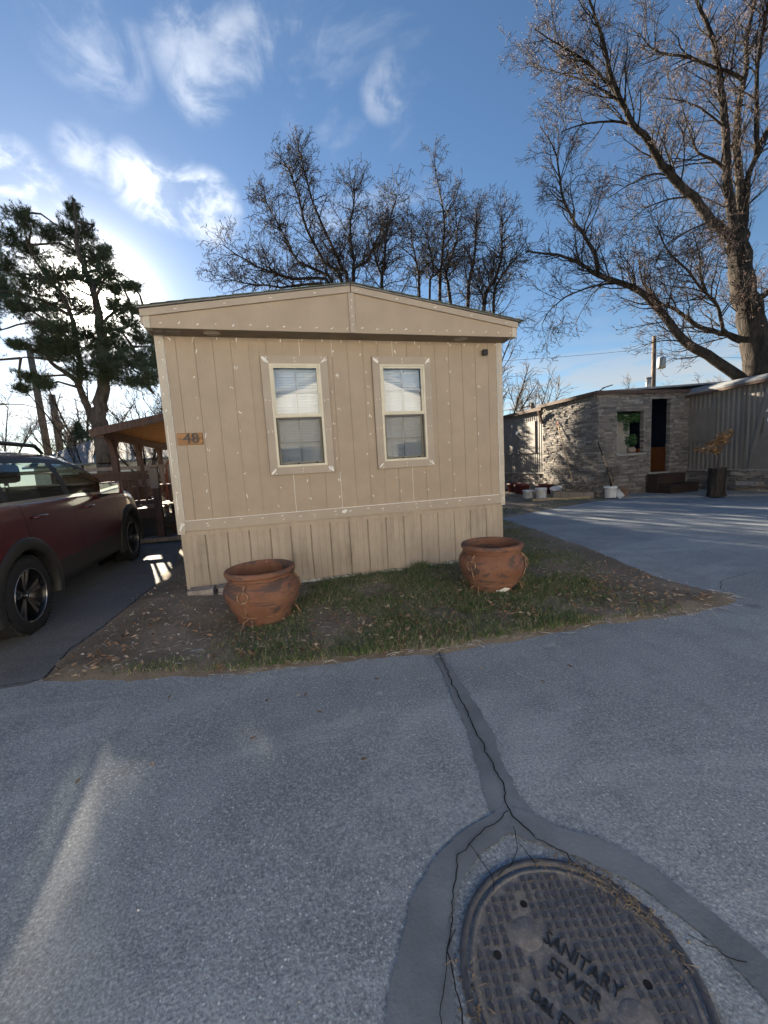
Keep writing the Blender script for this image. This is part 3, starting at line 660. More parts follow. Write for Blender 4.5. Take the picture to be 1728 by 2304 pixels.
H(MB().box(0.012, 0.05, 0.01, LEN, 0.02, 0.85).box(W-0.05, W-0.012, 0.01, LEN, 0.02, 0.85), 'side_skirting', SKIRT)
b = MB(); x = 1.3
while x < 4.3:
    L = rg.uniform(0.05, 0.14); h = 0.03 + 0.05*abs(noise.noise((x*3, 0, 0))); b.tube([(x, 0.0, 0.03), (x + L*0.5, -0.015 + rg.uniform(-.01, .01), 0.03 + h*0.4), (x + L*1.15, 0.0, 0.03)], [h*0.5, h*0.7, h*0.45], 6, True, True); x += L*0.9
    if rg.random() < 0.18: x += rg.uniform(0.05, 0.3)
kind(H(b, 'sealant_bead', FOAM), 'stuff')

# windows
def window(x0, x1):
    b = MB(); t = TW
    tr_ = [( [(x0, WZ1), (x1, WZ1), (x1 - t, WZ1 - t), (x0 + t, WZ1 - t)] ), ([(x0 + t, WZ0 + t), (x1 - t, WZ0 + t), (x1, WZ0), (x0, WZ0)]), ([(x0, WZ0 + .002), (x0 + t, WZ0 + t + .002), (x0 + t, WZ1 - t - .002), (x0, WZ1 - .002)]), ([(x1, WZ0 + .002), (x1, WZ1 - .002), (x1 - t, WZ1 - t - .002), (x1 - t, WZ0 + t + .002)])]
    wnd = bpy.data.objects.new('window', None); COL.objects.link(wnd); wnd.parent = home; wnd.matrix_parent_inverse = Matrix.Translation((-W/2, 0, 0))
    for q in tr_: MB().prism(q[::-1], -0.046, -0.0125).build('window_trim', TRIM, wnd)
    e_ = .006; MB().box(x0 - e_, x0 + .02, -.018, -.0122, WZ0 - e_, WZ1 + e_).box(x1 - .02, x1 + e_, -.018, -.0122, WZ0 - e_, WZ1 + e_).box(x0 + .021, x1 - .021, -.018, -.0122, WZ0 - e_, WZ0 + .02).box(x0 + .021, x1 - .021, -.018, -.0122, WZ1 - .02, WZ1 + e_).build('trim_shadow_line', SOFFIT, wnd)  # dark outline round the trim, shade of its gap put into colour
    a0, a1, c0, c1 = x0 + t, x1 - t, WZ0 + t, WZ1 - t; f = 0.028; zm = c0 + (c1 - c0) * 0.49
    MB().box(a0, a0+f, -0.05, 0.05, c0, c1).box(a1-f, a1, -0.05, 0.05, c0, c1).box(a0+f, a1-f, -0.05, 0.05, c0, c0+f).box(a0+f, a1-f, -0.05, 0.05, c1-f, c1).build('frame', ALU, wnd, bevel=0.003)
    g = 0.022
    u0, u1 = a0 + f, a1 - f
    MB().box(u0, u0+g, -0.038, -0.005, zm, c1-f).box(u1-g, u1, -0.038, -0.005, zm, c1-f).box(u0+g, u1-g, -0.038, -0.005, c1-f-g, c1-f).box(u0, u1, -0.044, 0.0, zm-0.005, zm+0.038).build('upper_sash', ALU, wnd, bevel=0.002)
    MB().box(u0+g, u1-g, -0.016, -0.012, zm+0.038, c1-f-g).build('pane', GLASS, wnd)
    MB().box(u0, u0+g*0.7, -0.02, -0.002, c0+f, zm-.006).box(u1-g*0.7, u1, -0.02, -0.002, c0+f, zm-.006).box(u0+g*.7, u1-g*.7, -0.02, -0.002, c0+f, c0+f+0.016).box(u0+g*.7, u1-g*.7, -0.02, -0.002, zm-0.024, zm-.006).build('screen_frame', SCREENF, wnd)
    MB().poly([(u0+g*.7, -0.011, c0+f+.016), (u1-g*.7, -0.011, c0+f+.016), (u1-g*.7, -0.011, zm-.024), (u0+g*.7, -0.011, zm-.024)]).build('insect_screen', SCREEN, wnd)
    MB().box(u0, u0+.03, 0.012, 0.035, c0+f, zm+.01).box(u1-.03, u1, 0.012, 0.035, c0+f, zm+.01).box(u0+.03, u1-.03, 0.012, 0.035, c0+f, c0+f+0.03).build('lower_sash', ALU, wnd)
    MB().box(u0+.03, u1-.03, 0.02, 0.024, c0+f+.03, zm).build('pane', GLASS, wnd)
    for fx in (0.42, 0.83): MB().box(u0 + (u1-u0)*fx - .012, u0 + (u1-u0)*fx + .012, -0.03, -0.0205, c0+f+0.002, c0+f+0.022).build('screen_latch', BLACK, wnd)
    xm = (u0 + u1)/2
    MB().box(xm-0.009, xm+0.009, -0.003, 0.003, zm+.038, c1-f-g).build('muntin', MUNTIN, wnd)
    for (p, q) in ((u0+g, xm-0.0095), (xm+0.0095, u1-g)): MB().box(p, q, -0.002, 0.002, (zm+c1)/2-.009, (zm+c1)/2+.009).build('muntin', MUNTIN, wnd)
    MB().box(xm-0.009, xm+0.009, 0.028, 0.033, c0+f+.03, zm).build('muntin', MUNTIN, wnd)
    for (p, q) in ((u0+.03, xm-0.0095), (xm+0.0095, u1-.03)): MB().box(p, q, 0.0285, 0.0325, (c0+zm)/2-.009, (c0+zm)/2+.009).build('muntin', MUNTIN, wnd)
    # venetian blind: separate slats, two cords
    sl_ = MB(); hw = (u1 - u0)/2 - 0.004
    for i in range(4):
        t0, t1 = -0.024 + 0.012*i, -0.024 + 0.012*(i+1); z0 = -0.004*(i-2)**2*0.25; z1 = -0.004*(i-1)**2*0.25
        sl_.poly([(-hw, t0, z0), (hw, t0, z0), (hw, t1, z1), (-hw, t1, z1)], True)
    sm_ = sl_.mesh('blind_slat', BLIND); z = c0 + f + 0.012
    while z < c1 - f:
        share('blind_slat', sm_, wnd, (xm + rg.uniform(-.002, .002), 0.085, z), (R(58) + rg.uniform(-.05, .05), rg.uniform(-0.003, 0.003), 0)); z += 0.0335
    for fx in (0.2, 0.8): MB().tube([(u0 + (u1-u0)*fx, 0.056, c0+f), (u0 + (u1-u0)*fx, 0.056, c1-f)], 0.0016, 4).build('blind_cord', BLIND, wnd)
    MB().box(u0-.02, u1+.02, 0.13, 0.5, c0-.02, c0-.001).box(u0-.02, u1+.02, 0.5, 0.52, c0, c1).box(u0-.04, u0-.02, 0.055, 0.5, c0, c1).box(u1+.02, u1+.04, 0.055, 0.5, c0, c1).box(u0-.02, u1+.02, 0.05, 0.5, c1+.001, c1+.02).build('window_recess', ROOM, wnd)
    return wnd
for a, b_ in WIN: window(a, b_)

# white filler: dabs over the nail heads, smears at the trim corners, lines in some grooves
cb_ = MB()
def dab(x, z, y, L, wd, ang):
    pts = []
    for k_ in range(9):
        a = k_/9*6.283; rr = 0.75 + 0.5*noise.noise((x*40 + math.cos(a), z*40 + math.sin(a), 2)); p = (math.cos(a)*L*rr, math.sin(a)*wd*rr)
        pts.append((x + p[0]*math.sin(ang) + p[1]*math.cos(ang), y, z + p[0]*math.cos(ang) - p[1]*math.sin(ang)))
    cb_.poly(pts)
def sm(x, z, y=-0.0148): dab(x, z, y, rg.choice((1, 1, 1, 1.5, .6)) * rg.uniform(0.010, 0.034), rg.uniform(0.004, 0.010), rg.gauss(0, 0.4))
inw = lambda x, z: any(a - 0.01 < x < b_ + 0.01 and WZ0 - 0.01 < z < WZ1 + 0.01 for a, b_ in WIN)
for i in (2, 4, 6, 8, 10, 12, 14, 16, 18, 20):
    x = i*pitch + rg.uniform(-.01, .01); z = ZB + 0.18 + rg.uniform(0, .1)
    while z < ZT - 0.05:
        xx = x + rg.choice((-0.03, 0.03)) + rg.uniform(-.012, .012)
        if not inw(xx, z): sm(xx, z)
        if rg.random() < 0.18 and not inw(xx+.02, z): sm(xx + 0.02, z - 0.01)
        z += rg.uniform(0.16, 0.3)
for i in range(18): sm(0.15 + i*0.245 + rg.uniform(-.03, .03), ZT - 0.03 - rg.uniform(0, .015))
for i in range(19):
    x = 0.3 + i*0.225 + rg.uniform(-.03, .03); dab(x, ZB + 0.065 + rg.uniform(-.02, .02), -0.0365, rg.uniform(.01, .03), rg.uniform(.004, .009), 1.4)
    if rg.random() < .5: dab(x + .01, ZB + 0.03, -0.0365, rg.uniform(.01, .025), .005, 1.3)
dab(2.02, ZB+.06, -0.0366, 0.05, 0.03, 1.4)
for i in range(24): dab(0.13 + i*0.185, 3.165 + rg.uniform(-.008, .008), FY - 0.0015, rg.uniform(.014, .03), rg.uniform(.005, .009), rg.uniform(0.6, 1.5))
for i in range(9): x = 0.3 + i*0.5; dab(x, rz(x) - 0.04, FY - 0.0295, rg.uniform(.015, .03), .006, 1.35)
for z in (3.2, 3.3, 3.4, 3.48): dab(2.23, z, FY - 0.0235, .015, .005, .2)
for z in [0.95 + 0.19*i for i in range(12)]: dab(0.03 + rg.uniform(-.015, .02), z, -0.0315, rg.uniform(.01, .025), rg.uniform(.006, .012), rg.uniform(-.2, .4)); dab(W - .02, z + .05, -0.0315, rg.uniform(.008, .02), .005, .1)
dab(0.03, 0.9, -0.0316, .06, .02, .3); dab(0.05, 0.93, -.0317, .05, .02, 1.0); dab(0.02, 1.2, -.0316, .2, .006, 0.02); dab(0.015, 1.8, -.0316, .35, .005, 0.0)
for a, b_ in WIN:
    t = TW
    for (cx_, cz_, sx_, sz_) in ((a, WZ1, 1, -1), (b_, WZ1, -1, -1), (a, WZ0, 1, 1), (b_, WZ0, -1, 1)):
        ang = math.atan2(sx_, sz_); heavy = rg.uniform(0.009, 0.026)
        dab(cx_ + sx_*t*0.5, cz_ + sz_*t*0.5, -0.0475, t*0.7, heavy, ang)
        dab(cx_ + sx_*t*0.45 + .012, cz_ + sz_*t*0.6, -0.0477, t*0.4, heavy*0.6, ang + .3); dab(cx_ + sx_*t*0.75, cz_ + sz_*t*0.2, -0.0478, .014, .006, ang)
    xm = (a + b_)/2
    for dx_, dz_ in ((0.0, WZ1 - .03), (0.004, WZ1 - .07), (-.004, WZ0 + .025), (.003, WZ0 + .065)): dab(xm + dx_, dz_, -0.0476, .012, .006, .4)
    for zz in (WZ0 + (WZ1-WZ0)*0.37, WZ0 + (WZ1-WZ0)*0.63):
        for sx_ in (a + .025, a + .07, b_ - .025, b_ - .07): dab(sx_, zz + rg.uniform(-.01, .01), -0.0476, rg.uniform(.01, .022), .005, rg.uniform(-.3, .3))
H(cb_, 'filler_dabs', CAULK); kind([o for o in home.children if o.name.startswith('filler_dabs')][0], 'stuff')
lb2 = MB()
for i in (7, 10, 15): lb2.box(i*pitch - .0021, i*pitch + .0021, -0.0128, -0.0046, ZB + .11, WZ0 - .003)
for i in (8, 10, 14): lb2.box(i*pitch - .0021, i*pitch + .0021, -0.0128, -0.0046, WZ1 + .004, ZT - .002)
lb2.box(0.08, W - 0.07, -0.026, -0.0125, ZB + 0.1052, ZB + 0.112); lb2.box(0.0755, 0.081, -0.026, -0.0125, ZB + .113, ZT - .002); lb2.box(W - .0665, W - .0605, -0.026, -0.0125, ZB + .113, ZT - .002)
H(lb2, 'filler_lines', CAULK)

# things hung on the wall
sg = thing('house_number_sign', 'wooden plaque with dark number 48 on the tan wall', 'sign', (0.245, -0.014, 1.95))
MB().box(-0.138, 0.138, -0.022, 0.0, -0.068, 0.068).build('board', SIGNWOOD, sg, bevel=0.004)
share('digits', text_mesh('48', 0.17, 0.008, IRON, 'digits'), sg, (0.012, -0.03, 0.0), (R(90), 0, 0), (1.05, 1.0, 1.0))
bpy.data.objects['digits'].data.name = 'digits'
for bx_ in (-0.1, 0.1): MB().lathe([(0, 0.004), (0.005, 0.002), (0.006, 0)], 8, Matrix.Translation((bx_, -0.022, 0.0)) @ Matrix.Rotation(R(90), 4, 'X')).build('screw', IRON, sg)
sc_ = thing('security_camera', 'small black camera box high on the tan wall by the right corner', 'camera', (4.13, -0.014, 2.975))
MB().box(-0.035, 0.035, -0.075, -0.02, -0.04, 0.04).build('housing', BLACK, sc_, bevel=0.012); MB().tube([(0, -0.02, 0), (0, 0, 0)], 0.018, 10).build('bracket', BLACK, sc_); MB().lathe([(0.0, 0.004), (0.016, 0.004), (0.02, 0)], 16, Matrix.Translation((0, -0.075, 0.008)) @ Matrix.Rotation(R(90), 4, 'X')).build('lens', RIMK, sc_)

# ------------------------------------------------------------------ porch beside the home
po = thing('porch', 'brown stained timber porch with sloping roof on the side of the tan home', 'porch', (-1.25, 6.5, 0.3))
inv = Matrix.Translation((1.25, -6.5, -0.3))
def PB(mb, name, mat, parent=None, bevel=0.0):
    o = mb.build(name, mat, parent or po, None, None, bevel)
    if parent is None: o.matrix_parent_inverse = inv
    return o
def pz(x): return 2.60 + 0.205 * (x + 2.4)
roof = PB(MB().prism([(-2.55, pz(-2.55)+.03), (-0.0, pz(0)+.03), (-0.0, pz(0)+.055), (-2.55, pz(-2.55)+.055)], 4.72, 10.3), 'roof', SLATE)
for (ya, yb) in ((4.78, 5.98), (5.99, 7.2), (7.21, 8.4), (8.41, 9.6)):
    for (xa, xb) in ((-2.45, -1.235), (-1.225, -0.02)): MB().prism([(xa, pz(xa)+.012), (xb, pz(xb)+.012), (xb, pz(xb)+.028), (xa, pz(xa)+.028)], ya, yb).build('ceiling_board', OSB, roof)
MB().prism([(-2.56, pz(-2.56)-.115), (-0.0, pz(0)-.115), (0, pz(0)+.05), (-2.56, pz(-2.56)+.05)], 4.70, 4.74).build('fascia', PORCHWOOD, roof)
PB(MB().box(-2.46, -2.32, 4.76, 10.2, 2.44, 2.60), 'beam', PORCHWOOD); PB(MB().box(-0.1, -0.02, 4.76, 10.2, 2.9, 3.06), 'beam', PORCHWOOD)
for y in (5.43, 7.22, 9.28):
    p_ = PB(MB().box(-2.46, -2.33, y-.065, y+.065, 0.3, 2.44), 'post', PORCHWOOD, bevel=0.008)
    for s in (-1, 1):
        b = MB(); pts = []
        for k_ in range(7):
            a = k_/6*math.pi/2; pts.append((y + s*(0.065 + 0.36*(1-math.cos(a))), 2.44 - 0.42*(1-math.sin(a))))
        q = [(pp, zz) for pp, zz in pts] + [(y + s*0.065, 2.44)]
        n = len(b.v); b.v.extend([(-2.44, a_, z_) for a_, z_ in q] + [(-2.35, a_, z_) for a_, z_ in q]); kq = len(q)
        b.face(range(n, n+kq)); b.face(range(n+2*kq-1, n+kq-1, -1))
        for i in range(kq): b.face((n+i, n+(i+1) % kq, n+kq+(i+1) % kq, n+kq+i))
        b.build('brace', PORCHWOOD, p_)
# deck boards, rails, balusters
for i in range(38): PB(MB().box(-2.46, -1.22 if 4.2 + i*0.15 < 5.3 else -0.03, 4.22 + i*0.15, 4.22 + i*0.15 + 0.14, 0.86, 0.895), 'deck_board', DECKWOOD)
PB(MB().box(-2.46, -1.2, 4.18, 4.215, 0.68, 0.89), 'rim_joist', PORCHWOOD); PB(MB().box(-2.5, -2.465, 4.18, 10.0, 0.68, 0.89), 'rim_joist', PORCHWOOD)
PB(MB().box(-1.33, -1.2, 4.06, 4.18, 0.26, 1.74), 'newel_post', PORCHWOOD, bevel=0.006); PB(MB().prism([(-1.36, 1.60), (-1.17, 1.6), (-1.17, 1.63), (-1.36, 1.63)], 3.98, 4.1).box(-1.34, -1.19, 4.0, 4.055, 1.3, 1.72), 'newel_cap', GREYWOOD)
PB(MB().box(-2.46, -2.34, 4.06, 4.18, 0.25, 1.62), 'newel_post', PORCHWOOD)
PB(MB().box(-2.9, -1.34, 4.08, 4.14, 1.50, 1.64).box(-2.9, -1.34, 4.04, 4.18, 1.642, 1.675), 'top_rail', PORCHWOOD); PB(MB().box(-2.34, -1.34, 4.09, 4.14, 0.98, 1.07), 'bottom_rail', PORCHWOOD)
PB(MB().box(-2.43, -2.37, 4.2, 10, 1.5, 1.62).box(-2.45, -2.35, 4.2, 10, 0.98, 1.06), 'side_rail', PORCHWOOD); PB(MB().box(-2.3, -0.05, 9.95, 10.0, 1.5, 1.62), 'back_rail', PORCHWOOD)
bm_ = MB().box(-0.02, 0.02, -0.02, 0.02, 1.0, 1.52).mesh('baluster', PORCHWOOD)
for i in range(6): o = share('baluster', bm_, po, (-2.24 + i*0.155, 4.115, 0)); o.matrix_parent_inverse = inv
for i in range(34): o = share('baluster', bm_, po, (-2.4, 4.4 + i*0.165, 0)); o.matrix_parent_inverse = inv
for i in range(13): o = share('baluster', bm_, po, (-2.2 + i*0.165, 9.97, 0)); o.matrix_parent_inverse = inv
for i in range(3): PB(MB().box(-1.18, -0.04, 4.25 + i*0.3, 4.25 + i*0.3 + 0.32, 0.28 + 0.19*(i+1), 0.32 + 0.19*(i+1)).box(-1.16, -0.06, 4.5 + i*0.3, 4.52 + i*0.3, 0.28 + .19*i, 0.279 + 0.19*(i+1)), 'step', PORCHWOOD)
PB(MB().box(-2.4, -1.25, 4.3, 4.34, 0.26, 0.67), 'skirt_panel', simple('dark_under_deck', (0.05, 0.045, 0.04), 0.9, 0.3, 3, 0.3))
be = thing('bench', 'wooden slatted bench standing on the brown porch', 'bench', (-1.85, 6.2, 0.895))
for i in range(4): MB().box(-0.45 , 0.45, -0.2 + i*0.11, -0.11 + i*0.11, 0.42, 0.45).build('seat_slat', GREYWOOD, be)
for i in range(5): MB().box(-0.43 + i*0.18, -0.34 + i*0.18, 0.24, 0.265, 0.46, 0.95).build('back_slat', GREYWOOD, be)
for sx_ in (-0.42, 0.36):
    for sy_ in (-0.19, 0.18): MB().box(sx_, sx_ + .06, sy_, sy_ + .06, 0.0, 0.419).build('leg', PORCHWOOD, be)
pl = thing('lumber_bundle', 'bundle of reddish planks standing upright on the porch', 'planks', (-1.6, 7.3, 0.895))
for i in range(6): MB().bar((-0.25 + i*0.085, 0, 0), (-0.25 + i*0.07, 0.35, 1.0 + 0.1*(i % 3)), 0.07, 0.025, (0, 1, 0)).build('plank', mat_wood('red_plank', (0.3, 0.12, 0.07)) if i == 0 else bpy.data.materials['red_plank'], pl)
tag(MB().bar((-0.72, 5.4, 0.895), (-0.62, 5.45, 1.75), 0.34, 0.018, (0, 1, 0)).build('plywood_panel', simple('yellow_ply', (0.42, 0.3, 0.1), 0.6, 0.15, 4, 0.1)), 'yellowish plywood panel standing between porch stairs and the home', 'panel')
for i, (x0_, x1_) in enumerate(((-2.35, -1.6), (-1.5, -0.55))): tag(MB().box(x0_, x1_, 3.55 - .12*i, 3.7 - .12*i, 0.255, 0.33).build('landscape_timber', GREYWOOD, bevel=0.01), ('weathered timber edging on the drive, left of two before the porch', 'weathered timber edging on the drive, right of two before the porch')[i], 'timber')
# ------------------------------------------------------------------ neighbouring home on the right
nb = thing('neighbour_home', 'taupe corrugated home with stacked stone porch and low flat roof', 'house', (14.0, 6.0, 0))
ninv = Matrix.Translation((-14.0, -6.0, 0))
def NB(mb, name, mat, parent=None, bevel=0.0):
    o = mb.build(name, mat, parent or nb, None, None, bevel)
    if parent is None: o.matrix_parent_inverse = ninv
    return o
def corrugated(x, y0, y1, zf0, zf1, pitch=0.14, amp=0.013):
    """sheet facing -x, ribs vertical; zf0/zf1 give bottom and top"""
    b = MB(); n = int(abs(y1 - y0) / pitch); ys = []
    for i in range(n):
        for t, a in ((0, 0), (0.3, 0), (0.45, 1), (0.85, 1)): ys.append((y0 + (y1-y0)*(i+t)/n, a))
    ys.append((y1, 0))
    for k_, (y, a) in enumerate(ys):
        b.v.append((x - amp*a, y, zf0(y))); b.v.append((x - amp*a, y, zf1(y)))
        if k_: q = 2*k_; b.face((q-2, q, q+1, q-1))
    return b
LX, RX, SY = 11.45, 15.08, 5.59
def rtop(y): return 3.13 + 0.03*(5.6 - y)
NB(corrugated(LX, 8.3, 15.0, lambda y: .8, lambda y: 3.27), 'corrugated_wall', CORR)
NB(corrugated(RX, 5.9, 0.6, lambda y: .7, lambda y: rtop(y) + .1), 'corrugated_wall', CORR)
NB(MB().box(RX + .03, 19.4, 0.62, 16, 0.3, 3.2).box(LX + .03, RX + .2, 8.3, 15, 0.3, 3.2), 'wall_core', CORR)
# flat cover boards over the old windows
for (x, y0, y1, z0, z1, n) in ((LX, 9.0, 11.3, 1.66, 2.9, 4), (RX, 4.68, 5.84, 1.69, 2.72, 5)):
    for i in range(n): NB(MB().box(x - .045 - .003*(i % 2), x - .025, y0 + (y1-y0)*i/n + .004, y0 + (y1-y0)*(i+1)/n - .004, z0, z1), 'cover_board', CORRTRIM)
    NB(MB().box(x - .06, x - .02, y0 - .03, y1 + .03, z0 - .05, z0 - .002), 'cover_sill', CORRTRIM)
for y in (3.86, 4.62): NB(MB().box(RX - .04, RX - .0225, y, y + .04, .7, rtop(y)), 'wall_batten', CORRTRIM)
lf = NB(MB().box(LX - .05, LX - .025, 10.15, 10.3, 2.55, 2.6), 'flood_light', BUCKETW)
MB().lathe([(0.0, 0), (.04, .02), (.075, .09), (.07, .1)], 14, Matrix.Translation((LX - .1, 10.2, 2.55)) @ Matrix.Rotation(R(150), 4, 'Y')).build('lamp_head', BUCKETW, lf)
# slanted end panel with lap boards and number
yb0, yt0 = 3.72, 3.3
def slant(z): return yb0 + (yt0 - yb0) * (z - .7) / (3.1 - .7)
b = MB(); pts = [(RX - .06, slant(.7), .7), (RX - .06, slant(3.2), 3.2), (RX - .06, slant(3.2) - .1, 3.2), (RX - .06, slant(.7) - .1, .7)]
pts2 = [(RX - .02, y, z) for _, y, z in pts]; n = 0; b.v.extend(pts + pts2); b.face((0, 1, 2, 3)); b.face((7, 6, 5, 4))
for i in range(4): j = (i+1) % 4; b.face((j, i, i+4, j+4))
NB(b, 'slanted_trim', CORRTRIM)
z = .72
while z < 1.62:
    y1 = slant(z) - .1
    NB(MB().poly([(RX - .03, y1, z + .1), (RX - .055, y1, z), (RX - .055, .6, z), (RX - .03, .6, z + .1)]).poly([(RX - .055, y1, z), (RX - .03, y1, z), (RX - .03, .6, z), (RX - .055, .6, z)]), 'lap_board', CORRTRIM); z += .1
NB(MB().box(RX - .05, RX - .025, .6, slant(1.72) - .2, 1.72, 2.75), 'flat_panel', CORRTRIM); NB(MB().box(RX - .056, RX - .025, .6, slant(1.72) - .1, 1.64, 1.715), 'panel_ledge', CORRTRIM)
WHITEN = simple('white_number', (0.8, 0.8, 0.8), 0.5, 0.03, 5, 0)
for ch, y, z in (('4', 3.23, 2.4), ('6', 3.19, 2.16)):
    o = share('number', text_mesh(ch, .28, .008, WHITEN, 'number'), nb, (RX - .065, y, z), (R(90), 0, R(-90))); o.matrix_parent_inverse = ninv
# stone porch: core behind, then single stones
def frame_front(z0, z1, holes, x0, x1):  # core rectangles on the front face
    b = MB(); xs = sorted({x0, x1, *[h[0] for h in holes], *[h[1] for h in holes]})
    for a, c in zip(xs[:-1], xs[1:]):
        zz = [(z0, z1)]
        for h in holes:
            if h[0] <= a and h[1] >= c: zz = [q for s in zz for q in ((s[0], min(s[1], h[2])), (max(s[0], h[3]), s[1])) if q[1] - q[0] > .001]
        for s in zz: b.box(a, c, SY + .06, SY + .1, s[0], s[1])
    return b
HOLES = [(12.02, 13.13, 1.4, 2.76), (13.42, 14.25, .7, 3.18)]; PX0 = 11.3; PTOP = 3.34
NB(frame_front(0, PTOP, HOLES, PX0 + .06, RX), 'stone_wall_core', MORTAR); NB(MB().box(PX0 + .06, PX0 + .2, SY + .2, 8.3, 0, PTOP), 'stone_wall_core', MORTAR)
srg = random.Random(5); STN = []
def course(u0, u1, v0, v1, hole, place, hmin=.045, hmax=.085, lmin=.12, lmax=.42, dmin=.075, dmax=.115):
    v = v0
    while v < v1 - .02:
        h = min(srg.uniform(hmin, hmax), v1 - v); u = u0 + srg.uniform(-.1, 0)
        while u < u1:
            l = srg.uniform(lmin, lmax); a, c = max(u0, u), min(u1, u + l); u += l
            if c - a < .03: continue
            segs = [(a, c)]
            for (p, q, r, s) in hole:
                if v + h*.5 > r and v + h*.5 < s:
                    segs = [g for (m0, m1) in segs for g in ((m0, min(m1, p)), (max(m0, q), m1)) if g[1] - g[0] > .03]
            for (m0, m1) in segs: STN.append((place, m0, m1, v, v + h, srg.uniform(dmin, dmax)))
        v += h
course(PX0, RX + .02, 0.02, PTOP, HOLES, 'F')
course(SY, 8.32, 0.02, PTOP, [], 'L')
course(8.32, 13.0, .03, .8, [], 'LB', .06, .12, .15, .45)
course(0.6, 5.5, 0.03, .7, [], 'RB', .07, .15, .2, .6, .1, .26)
course(13.3, 15.2, .03, .66, [(13.2, 14.2, 0, .7)], 'FB', .07, .13, .2, .5)
# the reveal of the door and window openings
def smesh():
    out = []
    for k_ in range(10):
        bm = bmesh.new(); bmesh.ops.create_cube(bm, size=1.0)
        bmesh.ops.subdivide_edges(bm, edges=[e for e in bm.edges if abs((e.verts[0].co - e.verts[1].co).x) > .5], cuts=1)
        for v in bm.verts:
            if v.co.y < 0: v.co.y += srg.uniform(-.18, .14)
            v.co.x *= srg.uniform(.95, 1.0); v.co.z *= srg.uniform(.86, .99)
        me = bpy.data.meshes.new('stone'); bm.to_mesh(me); bm.free(); me.materials.append(STONE); out.append(me)
    return out
SM = smesh()
def stone_xf(s):
    pl_, a, c, v0, v1, d = s; m = (a + c)/2; zc = (v0 + v1)/2; L = c - a - .006; hh = v1 - v0 - .005
    if pl_ == 'F': return (m, SY + .075 - d/2, zc), 0.0, (L, d, hh)
    if pl_ == 'FB': return (m, SY + .03 - d/2, zc), 0.0, (L, d, hh)
    if pl_ == 'L': return (PX0 + .075 - d/2, m, zc), R(-90), (L, d, hh)
    if pl_ == 'LB': return (LX + .05 - d/2, m, zc), R(-90), (L, d, hh)
    return (RX + .05 - d/2, m, zc), R(-90), (L, d, hh)
def vis(s):
    (x, y, z), r_, sc = stone_xf(s); D_ = (Vector((x, y, z)) - Vector((1.19, -5.25, 1.5))).length
    return sc[0]*sc[2] * (1.0 if s[0] in ('F', 'FB') else .45) / D_**2 * (1 if not (s[0] == 'LB' and y > 11.3) and not (s[0] == 'RB' and y < 3) else .01)
STN.sort(key=vis, reverse=True)
for i, s in enumerate(STN[:300]):
    l, r_, sc = stone_xf(s); o = share('stone', SM[i % 10], nb, l, (srg.uniform(-.02, .02), srg.uniform(-.01, .01), r_), sc); o.matrix_parent_inverse = ninv
b = MB()
for i, s in enumerate(STN[300:]):
    l, r_, sc = stone_xf(s); m = Matrix.Translation(l) @ Matrix.Rotation(r_, 4, 'Z') @ Matrix.Diagonal((sc[0], sc[1], sc[2], 1)); me = SM[i % 10]; n = len(b.v)
    b.v.extend([tuple(m @ v.co) for v in me.vertices])
    for p in me.polygons: b.face([n + q for q in p.vertices])
o = NB(b, 'small_stones', STONE); kind(o, 'stuff')
for (x, z0, z1) in ((12.0, 1.4, 2.76), (13.15, 1.4, 2.76), (13.4, .7, 3.18), (14.27, .7, 3.18)):
    zz = z0
    while zz < z1 - .03: h = srg.uniform(.05, .09); NB(MB().box(x - .03 - srg.uniform(0, .02), x + .03, SY - .02, SY + .12, zz, min(z1, zz + h - .006)), 'jamb_stone', STONE); zz += h
NB(MB().box(11.95, 13.2, SY - .09, SY + .3, 1.33, 1.4), 'window_sill', PALECONC, bevel=.008)
NB(MB().box(13.4, 14.27, SY - .02, SY + .3, .64, .699), 'door_sill', PALECONC)
NB(MB().box(RX - .1, RX + .1, .6, 5.6, .66, .72), 'stone_cap', PALECONC); NB(MB().box(LX - .1, LX + .1, 8.35, 13, .77, .82), 'stone_cap', PALECONC)
# inside the porch
NB(MB().box(PX0 + .25, RX, 8.0, 8.05, 1.55, PTOP).box(RX - .03, RX + .02, SY + .21, 8.0, 1.55, PTOP), 'inner_wall', NAVY); NB(MB().box(PX0 + .25, RX, 7.98, 8.06, .66, 1.55).box(RX - .05, RX + .025, SY + .21, 7.97, .66, 1.55), 'wainscot', ORANGE)
NB(MB().box(PX0 + .2, RX, SY + .21, 8.1, .55, .65), 'porch_floor', DECKWOOD); NB(MB().box(PX0 + .1, RX + .1, SY + .1, 8.3, PTOP - .06, PTOP - .01), 'porch_ceiling', NAVY)
dr = NB(MB().box(12.6, 13.5, 6.5, 6.55, .66, 2.75), 'door', DOORW)
for (xa, xb) in ((12.7, 13.0), (13.1, 13.4)):
    for (za, zb) in ((.85, 1.5), (1.6, 2.2), (2.3, 2.62)): MB().box(xa, xb, 6.486, 6.499, za, zb).build('door_panel', DOORW, dr, bevel=.006)
MB().lathe([(0, .05), (.025, .045), (.028, .02), (.012, 0)], 12, Matrix.Translation((13.44, 6.5, 1.6)) @ Matrix.Rotation(R(90), 4, 'X')).build('door_knob', CHROME, dr)
